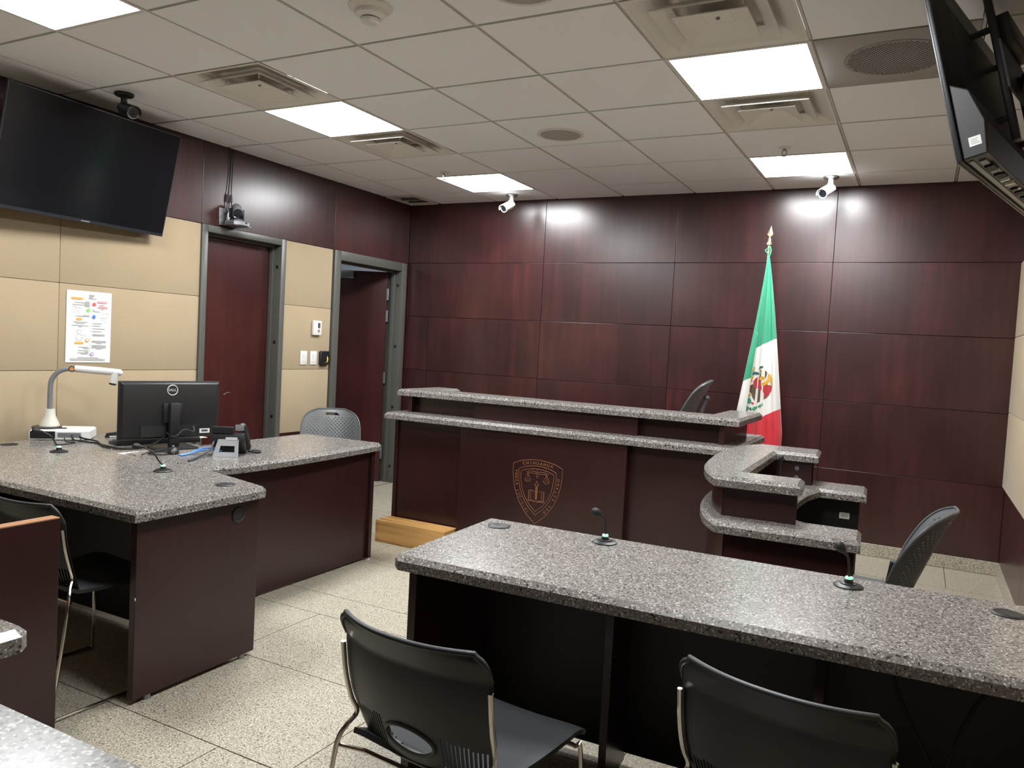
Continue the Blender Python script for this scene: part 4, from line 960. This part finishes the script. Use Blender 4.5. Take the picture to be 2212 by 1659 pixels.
hd = put('camera_head', MB().lathe([(0.001, -0.055), (0.03, -0.05), (0.037, -0.03), (0.037, 0.035), (0.033, 0.045)], (0.085, 0.0, 0.085), (0.72, -0.45, -0.55), 26), 'silver', t)
put('camera_lens', MB().lathe([(0.033, 0.0455), (0.031, 0.052), (0.001, 0.054)], (0.085, 0.0, 0.085), (0.72, -0.45, -0.55), 26), 'lens', t)
put('cable', MB().tube([(0.02, -0.045, -0.01), (0.012, -0.03, 0.06), (0.012, -0.022, 0.18), (0.010, -0.006, 0.32), (0.012, 0.0, 0.522)], 0.0035, 6, smooth=6), 'rubber', t)
put('cable', MB().tube([(0.03, 0.005, 0.06), (0.012, 0.015, 0.12), (0.012, 0.008, 0.20), (0.010, 0.012, 0.33), (0.012, 0.018, 0.522)], 0.0035, 6, smooth=6), 'rubber', t)
put('cable_plug', MB().cyl((0.012, -0.0245, 0.145), (0.012, -0.0215, 0.20), 0.0075, n=10), 'black', t)
put('cable_plug', MB().cyl((0.012, 0.0125, 0.145), (0.012, 0.0085, 0.20), 0.0075, n=10), 'black', t)
# notice
PX = XL + 0.0012
t = thing('notice_poster', (PX, 0.2135, 1.38), label='white printed notice sheet pinned to the beige fabric wall', cat='poster')
def sheetP(u, v):
    return (0.0016 + 0.003 * math.sin(u * 5 + v * 2) * 0.4 * (abs(u - 0.5) + abs(v - 0.5)) + 0.004 * max(0, 0.12 - u), (u - 0.5) * 0.288, (v - 0.5) * 0.432)
ob('sheet', shell(sheetP, 10, 14, None, 0.0006, 'sheet'), 'paper', t)
def pp_(u, v): return ((u - 575) / 840 * 0.288, (835 - v) / 1350 * 0.432)     # pixels of the zoomed photograph
XP = 0.0052
def rect(mb, u0, u1, v, hh):
    y0, z0 = pp_(u0, v + hh); y1, z1 = pp_(u1, v - hh); return mb.box(XP, XP + 0.0003, y0, y1, z0, z1)
tx = MB()
for u0, u1, v in [(490, 570, 357), (300, 578, 378), (480, 578, 402), (255, 578, 422), (480, 575, 446), (450, 575, 615), (315, 575, 633), (275, 550, 744), (318, 495, 768), (250, 560, 810), (370, 440, 834),
                  (385, 570, 1214), (460, 578, 1238), (372, 570, 1280), (505, 570, 1302), (370, 570, 1324), (435, 565, 1346), (372, 765, 1414), (232, 895, 1440), (232, 895, 1466),
                  (630, 680, 506), (630, 785, 530), (635, 820, 760), (635, 792, 804), (635, 880, 858), (635, 815, 911), (635, 880, 968), (635, 880, 990), (625, 910, 1094), (625, 910, 1116), (720, 815, 1137),
                  (625, 910, 1178), (625, 910, 1200), (625, 910, 1222), (710, 825, 1244), (560, 675, 226), (560, 660, 246), (560, 640, 266), (545, 710, 290)]:
    rect(tx, u0, u1, v, 5)
for v in (752, 800, 855, 908, 965): rect(tx, 598, 610, v, 6)
put('text_lines', tx, 'ink', t, smooth=False)
tx = MB()
for u0, u1, v in [(750, 860, 405), (735, 915, 436), (720, 925, 460), (790, 845, 486)]: rect(tx, u0, u1, v, 5)
put('text_lines', tx, 'p_pink', t, smooth=False)
def line_(mb, pts, r=0.0009):
    return mb.tube([(XP, *pp_(u, v)) for u, v in pts], r, 4)
dr = MB()
line_(dr, [(598, 310), (600, 720)]); line_(dr, [(596, 1000), (596, 1200), (585, 1385)])
line_(dr, [(335, 905), (350, 895), (372, 885), (405, 885), (430, 910), (428, 945), (400, 965), (370, 955), (355, 930), (360, 900)]); line_(dr, [(385, 968), (345, 980), (328, 1010), (330, 1050), (365, 1055), (368, 1020)])
line_(dr, [(345, 1055), (345, 1085), (440, 1085), (440, 1050), (430, 1030), (455, 1035), (490, 1035), (515, 990), (500, 975), (470, 1000), (440, 985), (405, 970)])
line_(dr, [(262, 605), (258, 480), (275, 455), (340, 455), (355, 480), (420, 455), (395, 500), (370, 520), (395, 600)]); line_(dr, [(290, 600), (295, 520), (320, 475), (345, 520), (350, 600)])
line_(dr, [(780, 640), (795, 580), (830, 560), (870, 540), (905, 560), (960, 585)]); line_(dr, [(790, 640), (930, 640)]); line_(dr, [(785, 650), (810, 700), (840, 700), (835, 675), (870, 675), (880, 700), (850, 715), (880, 735), (915, 725)])
line_(dr, [(460, 235), (490, 215), (520, 235), (515, 265), (490, 285), (465, 265), (460, 235)])
put('line_drawings', dr, plain('pencil_grey', (0.55, 0.57, 0.56), 0.8), t)
for nm, mt, lst in (('heading_pill', 'p_orange', [(225, 452, 305, 18), (332, 438, 690, 22), (312, 478, 1138, 20)]), ('heading_pill', 'p_pink', [(715, 910, 348, 18)])):
    for u0, u1, v, hh in lst:
        q = MB(); y0, z0 = pp_(u0, v + hh); y1, z1 = pp_(u1, v - hh); rr = (z1 - z0) / 2; cyy = (z0 + z1) / 2; P_ = []
        for k in range(9): a = PI / 2 + PI * k / 8; P_.append((y0 + rr + rr * math.cos(a), cyy + rr * math.sin(a)))
        for k in range(9): a = -PI / 2 + PI * k / 8; P_.append((y1 - rr + rr * math.cos(a), cyy + rr * math.sin(a)))
        q.add([(XP + 0.0003, *p) for p in P_] + [(XP, *p) for p in P_], [tuple(range(18)), tuple(range(35, 17, -1))] + [(k, (k + 1) % 18, 18 + (k + 1) % 18, 18 + k) for k in range(18)])
        put(nm, q, mt, t, smooth=False)
for mt, u, v in (('p_red', 660, 400), ('p_green', 550, 515), ('p_blue', 658, 637), ('p_orange', 540, 1085), ('p_purple', 638, 1350)):
    y, z = pp_(u, v)
    c = put('dot', MB().lathe([(0.0115, 0), (0.0115, 0.0004)], (XP, y, z), (1, 0, 0), 20), mt, t)
    if mt in ('p_purple', 'p_orange'): put('dot_centre', MB().lathe([(0.0065, 0.0005), (0.0065, 0.0007)], (XP, y, z), (1, 0, 0), 16), 'paper', c)
# thermostat, switches, card reader
t = thing('thermostat', (XL + 0.001, 2.213, 1.4615), label='white wall thermostat with a small dark display', cat='thermostat')
put('case', MB().box(0, 0.024, -0.05, 0.05, -0.0605, 0.0605), 'white', t, bevel=0.007)
put('display', MB().box(0.0242, 0.0248, 0.0, 0.028, 0.0, 0.043), 'inkdark', t, smooth=False)
put('button', MB().lathe([(0.012, 0.0242), (0.012, 0.0258), (0.001, 0.0262)], (0, 0.012, -0.024), (1, 0, 0), 18), 'silver', t)
for y, lab in ((2.0795, 'left white light switch between the two doors'), (2.1955, 'right white light switch next to the black card reader')):
    t = thing('light_switch', (XL + 0.001, y, 1.2105), label=lab, cat='light switch', group='white light switches')
    put('cover_plate', MB().box(0, 0.006, -0.0385, 0.0385, -0.0565, 0.0565), 'white', t, bevel=0.002)
    put('rocker', MB().add([(0.0062, -0.017, -0.033), (0.0062, 0.017, -0.033), (0.0062, 0.017, 0.033), (0.0062, -0.017, 0.033), (0.0085, -0.016, -0.032), (0.0085, 0.016, -0.032), (0.0125, 0.016, 0.032), (0.0125, -0.016, 0.032)],
                           [(3, 2, 1, 0), (4, 5, 6, 7), (0, 1, 5, 4), (1, 2, 6, 5), (2, 3, 7, 6), (3, 0, 4, 7)]), 'white', t, smooth=False)
t = thing('card_reader', (XL + 0.001, 2.323, 1.2085), label='black wall card reader with a yellow hand mark', cat='card reader')
put('case', MB().prism([(-0.056, -0.05), (-0.044, -0.062), (0.02, -0.062), (0.024, -0.052), (0.05, -0.052), (0.056, -0.04), (0.056, 0.052), (0.046, 0.062), (-0.046, 0.062), (-0.056, 0.052)], 0, 0.022, 0.005), 'black', t, xf=Matrix(((0, 0, 1, 0), (1, 0, 0, 0), (0, 1, 0, 0), (0, 0, 0, 1))))
put('hand_mark', MB().box(0.0222, 0.0227, 0.020, 0.034, -0.012, 0.008).box(0.0222, 0.0227, 0.016, 0.030, 0.008, 0.011).box(0.0222, 0.0227, 0.022, 0.026, 0.011, 0.020).box(0.0222, 0.0227, 0.004, 0.020, -0.034, -0.031).box(0.0222, 0.0227, 0.02, 0.032, -0.03, -0.012), plain('yellow_mark', (0.75, 0.62, 0.12), 0.5), t, smooth=False)

# ================================================================== THINGS ON THE LEFT DESKS
ZT = 0.7452
# monitor, back towards the viewer: local x along the width, back side -y
t = thing('computer_monitor', (-1.90, 0.12, ZT), (0, 0, math.radians(73)), label='black computer monitor seen from behind on the left desk', cat='monitor')
put('base_plate', MB().box(-0.115, 0.115, -0.09, 0.11, 0.0, 0.010), 'black', t, bevel=0.004)
put('stand_column', MB().box(-0.027, 0.027, -0.045, -0.012, 0.010, 0.250), 'black', t, bevel=0.006)
bk = put('rear_case', MB().add([(-0.27, 0.022, 0.055), (0.27, 0.022, 0.055), (0.27, 0.022, 0.362), (-0.27, 0.022, 0.362), (-0.255, 0.004, 0.066), (0.255, 0.004, 0.066), (0.255, 0.004, 0.352), (-0.255, 0.004, 0.352)],
     [(3, 2, 1, 0), (4, 5, 6, 7), (0, 1, 5, 4), (1, 2, 6, 5), (2, 3, 7, 6), (3, 0, 4, 7)]), 'black', t, bevel=0.004)
put('screen_bezel', MB().box(-0.272, 0.272, 0.0225, 0.040, 0.052, 0.366), 'black', t, bevel=0.003)
put('arm_mount', MB().box(-0.05, 0.05, -0.0115, 0.0035, 0.14, 0.245), 'black', t, bevel=0.003)
put('port_recess', MB().box(-0.165, -0.035, -0.002, 0.0035, 0.064, 0.125), 'rubber', t, smooth=False)
put('port_recess', MB().box(0.035, 0.135, -0.002, 0.0035, 0.064, 0.125), 'rubber', t, smooth=False)
put('asset_sticker', MB().box(0.155, 0.213, 0.0024, 0.0036, 0.075, 0.100), 'paper', bk, smooth=False)
put('sticker_barcode', MB().box(0.166, 0.202, 0.0018, 0.0023, 0.083, 0.094), 'inkdark', bk, smooth=False)
XFm = Matrix.Translation((0.0, 0.0032, 0.318)) @ Matrix.Rotation(PI / 2, 4, 'X')
ring = [(0.0275 * math.cos(2 * PI * k / 36), 0.0275 * math.sin(2 * PI * k / 36), 0) for k in range(36)]
put('logo_ring', MB().tube(ring, 0.0022, 6, True), 'logo', bk, xf=XFm)
bm = bmesh.new()
for chh, x, a in (('D', -0.0155, 0), ('E', -0.0035, 0.5), ('L', 0.0075, 0), ('L', 0.0165, 0)):
    me = text_mesh(chh, 0.0185, XFm @ Matrix.Translation((x, 0.0, 0.0006)) @ Matrix.Rotation(a, 4, 'Z'), 0.0005); bm.from_mesh(me); bpy.data.meshes.remove(me)
me = bpy.data.meshes.new('logo_letters'); bm.to_mesh(me); bm.free(); ob('logo_letters', me, 'logo', bk)
put('cable', MB().tube([(-0.03, -0.004, 0.085), (-0.02, -0.05, 0.07), (0.0, -0.06, 0.072), (0.05, -0.05, 0.105), (0.10, -0.045, 0.09), (0.115, -0.01, 0.115)], 0.004, 7, smooth=7), 'rubber', t)
t_mon = t
# keyboard behind the monitor with a thin flat cream sheet beside it
t = thing('keyboard', (-2.12, 0.19, ZT), (0, 0, math.radians(73)), label='black keyboard lying behind the monitor', cat='keyboard')
put('case', MB().add([(-0.23, -0.07, 0), (0.23, -0.07, 0), (0.23, 0.07, 0), (-0.23, 0.07, 0), (-0.228, -0.068, 0.032), (0.228, -0.068, 0.032), (0.228, 0.068, 0.014), (-0.228, 0.068, 0.014)],
     [(3, 2, 1, 0), (4, 5, 6, 7), (0, 1, 5, 4), (1, 2, 6, 5), (2, 3, 7, 6), (3, 0, 4, 7)]), 'black', t, bevel=0.004)
kb = MB()
for r in range(5):
    for k in range(15):
        x0_ = -0.215 + k * 0.0288; y0_ = -0.058 + r * 0.0235; zz = 0.031 - 0.0031 * r
        kb.box(x0_, x0_ + 0.025, y0_, y0_ + 0.02, zz - 0.002, zz + 0.003)
o = put('keys', kb, plain('key_grey', (0.05, 0.05, 0.052), 0.5), t, smooth=False)
pa = put('cream_sheet', MB().box(-0.105, 0.105, -0.148, 0.148, 0, 0.0012), plain('cream_matt', (0.72, 0.66, 0.54), 0.8), smooth=False, loc=(-2.24, 0.42, ZT), rot=(0, 0, math.radians(-10)))
tag(pa, 'thin cream sheet lying behind the monitor', 'paper')
# document camera
t = thing('document_camera', (-2.575, -0.07, ZT), (0, 0, math.radians(45)), label='white document camera with a curved grey arm by the wall', cat='document camera')
put('base_box', MB().prism([(-0.14, -0.10), (0.12, -0.10), (0.155, -0.07), (0.155, 0.10), (-0.14, 0.10)], 0.004, 0.058, 0.010), 'white', t)
put('side_panel', MB().prism([(-0.1425, -0.092), (-0.1405, -0.092), (-0.1405, 0.07), (-0.1425, 0.07)], 0.010, 0.052), 'black', t, smooth=False)
put('control_panel', MB().box(-0.135, -0.012, -0.1025, -0.1003, 0.010, 0.050), 'black', t, smooth=False)
put('port_panel', MB().box(0.0, 0.115, -0.102, -0.1003, 0.018, 0.042), 'silver', t, smooth=False)
put('button_pad', MB().box(-0.012, 0.028, -0.045, -0.015, 0.0582, 0.062), 'black', t, bevel=0.002)
put('ring_pad', MB().lathe([(0.075, 0.0582), (0.075, 0.066), (0.068, 0.069)], (-0.075, -0.01, 0), n=30), plain('taupe_pad', (0.05, 0.042, 0.038), 0.5), t)
put('arm_socket', MB().lathe([(0.052, 0.069), (0.048, 0.085), (0.030, 0.125), (0.027, 0.165)], (-0.065, 0.0, 0), n=26), plain('cream_plastic', (0.62, 0.60, 0.52), 0.4), t)
put('curved_arm', MB().tube([(-0.065, 0, 0.16), (-0.065, 0, 0.27), (-0.06, 0, 0.325), (-0.035, 0, 0.368), (0.005, 0, 0.390), (0.048, 0, 0.396)], 0.0135, 12, smooth=8), 'silver', t)
put('pivot_joint', MB().cyl((0.045, -0.018, 0.396), (0.045, 0.018, 0.396), 0.018, n=20), 'steel', t)
put('pivot_cap', MB().cyl((0.045, -0.020, 0.396), (0.045, -0.0182, 0.396), 0.011, n=18), 'orange', t)
put('head_arm', MB().tube([(0.058, 0, 0.397), (0.17, 0, 0.391), (0.285, 0, 0.384)], [0.019, 0.021, 0.019], 18).sphere((0.285, 0, 0.384), 0.019, 16), 'white', t)
put('lens_head', MB().tube([(0.268, 0, 0.385), (0.258, 0, 0.345), (0.253, 0, 0.322)], [0.022, 0.022, 0.019], 18), 'white', t)
put('lens_ring', MB().cyl((0.253, 0, 0.322), (0.251, 0, 0.312), 0.019, 0.018, n=20), 'rubber', t)
# stapler like tool
t = thing('stapler', (-2.415, 0.185, ZT), (0, 0, math.radians(50)), label='black stapler with a white strip beside the document camera', cat='stapler')
put('base', MB().box(-0.085, 0.085, -0.018, 0.018, 0, 0.012), 'black', t, bevel=0.004)
put('arm', MB().add([(-0.08, -0.014, 0.013), (0.085, -0.014, 0.025), (0.085, 0.014, 0.025), (-0.08, 0.014, 0.013), (-0.08, -0.012, 0.024), (0.085, -0.012, 0.048), (0.085, 0.012, 0.048), (-0.08, 0.012, 0.024)],
     [(3, 2, 1, 0), (4, 5, 6, 7), (0, 1, 5, 4), (1, 2, 6, 5), (2, 3, 7, 6), (3, 0, 4, 7)]), 'black', t, bevel=0.004)
put('label_strip', MB().box(-0.06, 0.0, -0.0195, -0.0182, 0.002, 0.010), 'paper', t, smooth=False)
# desk phone, rear side to the viewer
t = thing('desk_phone', (-1.505, 0.155, ZT), (0, 0, math.radians(38)), label='black desk telephone on a grey stand, seen from behind', cat='telephone')
pv = [(-0.065, -0.065, 0.0), (0.065, -0.065, 0.0), (0.055, 0.0, 0.10), (-0.045, 0.0, 0.10)]
hv = [(-0.035, -0.050, 0.022), (0.042, -0.050, 0.022), (0.040, -0.030, 0.054), (-0.030, -0.030, 0.054)]
nb = [(p[0], p[1] + 0.006, p[2] + 0.002) for p in pv]; nh = [(p[0], p[1] + 0.006, p[2] + 0.002) for p in hv]
fs = []
for k in range(4):
    j = (k + 1) % 4; fs += [(k, j, 4 + j, 4 + k), (8 + j, 8 + k, 12 + k, 12 + j), (k, 8 + k, 8 + j, j), (4 + k, 4 + j, 12 + j, 12 + k)]
put('stand', MB().add(pv + hv + nb + nh, fs), plain('phone_stand_grey', (0.17, 0.175, 0.18), 0.5), t, bevel=0.001, smooth=False)
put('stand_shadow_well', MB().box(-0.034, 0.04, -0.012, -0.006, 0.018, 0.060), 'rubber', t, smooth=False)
vs = [(-0.085, -0.012, 0.072), (0.085, -0.012, 0.072), (0.085, 0.075, 0.0), (-0.085, 0.075, 0.0), (-0.085, 0.0, 0.125), (0.085, 0.0, 0.125), (0.085, 0.115, 0.005), (-0.085, 0.115, 0.005)]
pb = put('body', MB().add(vs, [(3, 2, 1, 0), (4, 5, 6, 7), (0, 1, 5, 4), (1, 2, 6, 5), (2, 3, 7, 6), (3, 0, 4, 7)]), 'black', t, bevel=0.006)
put('name_label', MB().add([(-0.01, -0.0128, 0.083), (0.05, -0.0128, 0.083), (0.05, -0.0095, 0.098), (-0.01, -0.0095, 0.098)], [(0, 1, 2, 3)]), 'ink', pb, smooth=False)
put('display', MB().box(-0.08, 0.028, -0.008, 0.02, 0.118, 0.152), 'black', t, bevel=0.003)
put('handset', MB().tube([(0.062, -0.002, 0.150), (0.074, 0.012, 0.150), (0.082, 0.055, 0.105), (0.082, 0.105, 0.055), (0.078, 0.122, 0.022)], [0.022, 0.019, 0.016, 0.018, 0.022], 12, smooth=5), 'black', t)
put('handset_plate', MB().box(0.040, 0.083, -0.0265, -0.0235, 0.136, 0.168), 'silver', t, bevel=0.001)
put('curled_cord', MB().tube([(0.09, 0.10, 0.012), (0.125, 0.09, 0.008), (0.15, 0.11, 0.007), (0.14, 0.145, 0.007), (0.10, 0.15, 0.008)], 0.006, 8, smooth=6), 'rubber', t)
# cables on the desk
def cable(name, label, pts, r, mat='rubber', cat='cable', smooth=8, owner=None):
    o = put(name if not owner else 'cable', MB().tube(pts, r, 8, smooth=smooth), mat)
    if owner:
        o.parent = owner; o['label'] = label
        o.matrix_parent_inverse = (Matrix.Translation(owner.location) @ owner.rotation_euler.to_matrix().to_4x4()).inverted()
    else: tag(o, label, cat)
    return o
DEV = {o.name: o for o in bpy.data.objects if o.name in ('desk_phone', 'document_camera')}
z = ZT + 0.0055
cable('network_cable', 'blue network cable curving from the telephone stand', [(-1.515, 0.125, z + 0.02), (-1.57, 0.09, z + 0.022), (-1.62, 0.07, z + 0.014), (-1.638, 0.02, z), (-1.63, -0.04, z)], 0.0042, 'blue', owner=DEV['desk_phone'])
cable('network_cable', 'second blue network cable lying next to the first', [(-1.525, 0.135, z + 0.026), (-1.59, 0.11, z + 0.03), (-1.635, 0.075, z + 0.018), (-1.652, 0.03, z), (-1.648, -0.03, z)], 0.0042, 'blue', owner=DEV['desk_phone'])
cable('flexible_conduit', 'stiff grey black cable end sticking up before the telephone', [(-1.565, 0.115, z + 0.075), (-1.55, 0.10, z + 0.06), (-1.545, 0.075, z + 0.03), (-1.525, 0.0, z + 0.006), (-1.49, -0.07, z + 0.002), (-1.463, -0.125, z)], 0.006, plain('conduit_grey', (0.05, 0.05, 0.05), 0.4), owner=DEV['desk_phone'])
cable('power_cable', 'thick black cable running from the document camera to the monitor', [(-2.44, -0.06, z + 0.02), (-2.40, -0.06, z + 0.01), (-2.33, -0.03, z), (-2.22, -0.08, z), (-2.13, -0.12, z), (-2.06, -0.13, z)], 0.005, owner=DEV['document_camera'])
cable('video_cable', 'black video cable looping before the document camera', [(-2.455, -0.09, z + 0.022), (-2.40, -0.11, z + 0.004), (-2.33, -0.08, z - 0.001), (-2.26, -0.07, z - 0.001), (-2.16, -0.09, z - 0.001), (-2.06, -0.10, z - 0.001)], 0.0042, owner=DEV['document_camera'])
cable('usb_cable', 'thin black cable end on the granite before the document camera', [(-2.46, -0.13, z + 0.012), (-2.41, -0.15, z - 0.002), (-2.36, -0.13, z - 0.002), (-2.33, -0.20, z - 0.002), (-2.34, -0.26, z - 0.002)], 0.003, owner=DEV['document_camera'])
t = thing('computer_mouse', (-1.735, 0.0, ZT), (0, 0, math.radians(50)), label='black computer mouse among the cables at the foot of the monitor', cat='mouse')
def mouseP(u, v):
    a = 2 * PI * u; ph = PI / 2 * v
    return (0.030 * math.cos(a) * math.cos(ph), 0.054 * math.sin(a) * math.cos(ph), 0.038 * math.sin(ph))
vs = [mouseP(i / 20, j / 8) for j in range(8) for i in range(20)] + [(0, 0, 0.038)]
fs = [(j * 20 + i, j * 20 + (i + 1) % 20, (j + 1) * 20 + (i + 1) % 20, (j + 1) * 20 + i) for j in range(7) for i in range(20)] + [(140 + i, 140 + (i + 1) % 20, 160) for i in range(20)] + [tuple(range(19, -1, -1))]
put('shell', MB().add(vs, fs), 'black', t); put('wheel', MB().cyl((-0.004, 0.03, 0.031), (0.004, 0.03, 0.031), 0.008, n=14), 'steel', t)
cable('mouse_cable', 'black coiled cable', [(-1.72, 0.03, z + 0.018), (-1.755, -0.02, z + 0.004), (-1.79, -0.07, z), (-1.77, -0.12, z), (-1.72, -0.10, z), (-1.705, -0.06, z), (-1.74, -0.05, z + 0.008), (-1.78, -0.09, z + 0.008), (-1.77, -0.16, z)], 0.0035, owner=t)
cable('power_cable', 'black cable', [(-2.05, -0.125, ZT + 0.0065), (-1.99, -0.10, ZT + 0.0065), (-1.95, -0.02, ZT + 0.009), (-1.925, 0.05, ZT + 0.035), (-1.90, 0.08, ZT + 0.07)], 0.0048, owner=t_mon)
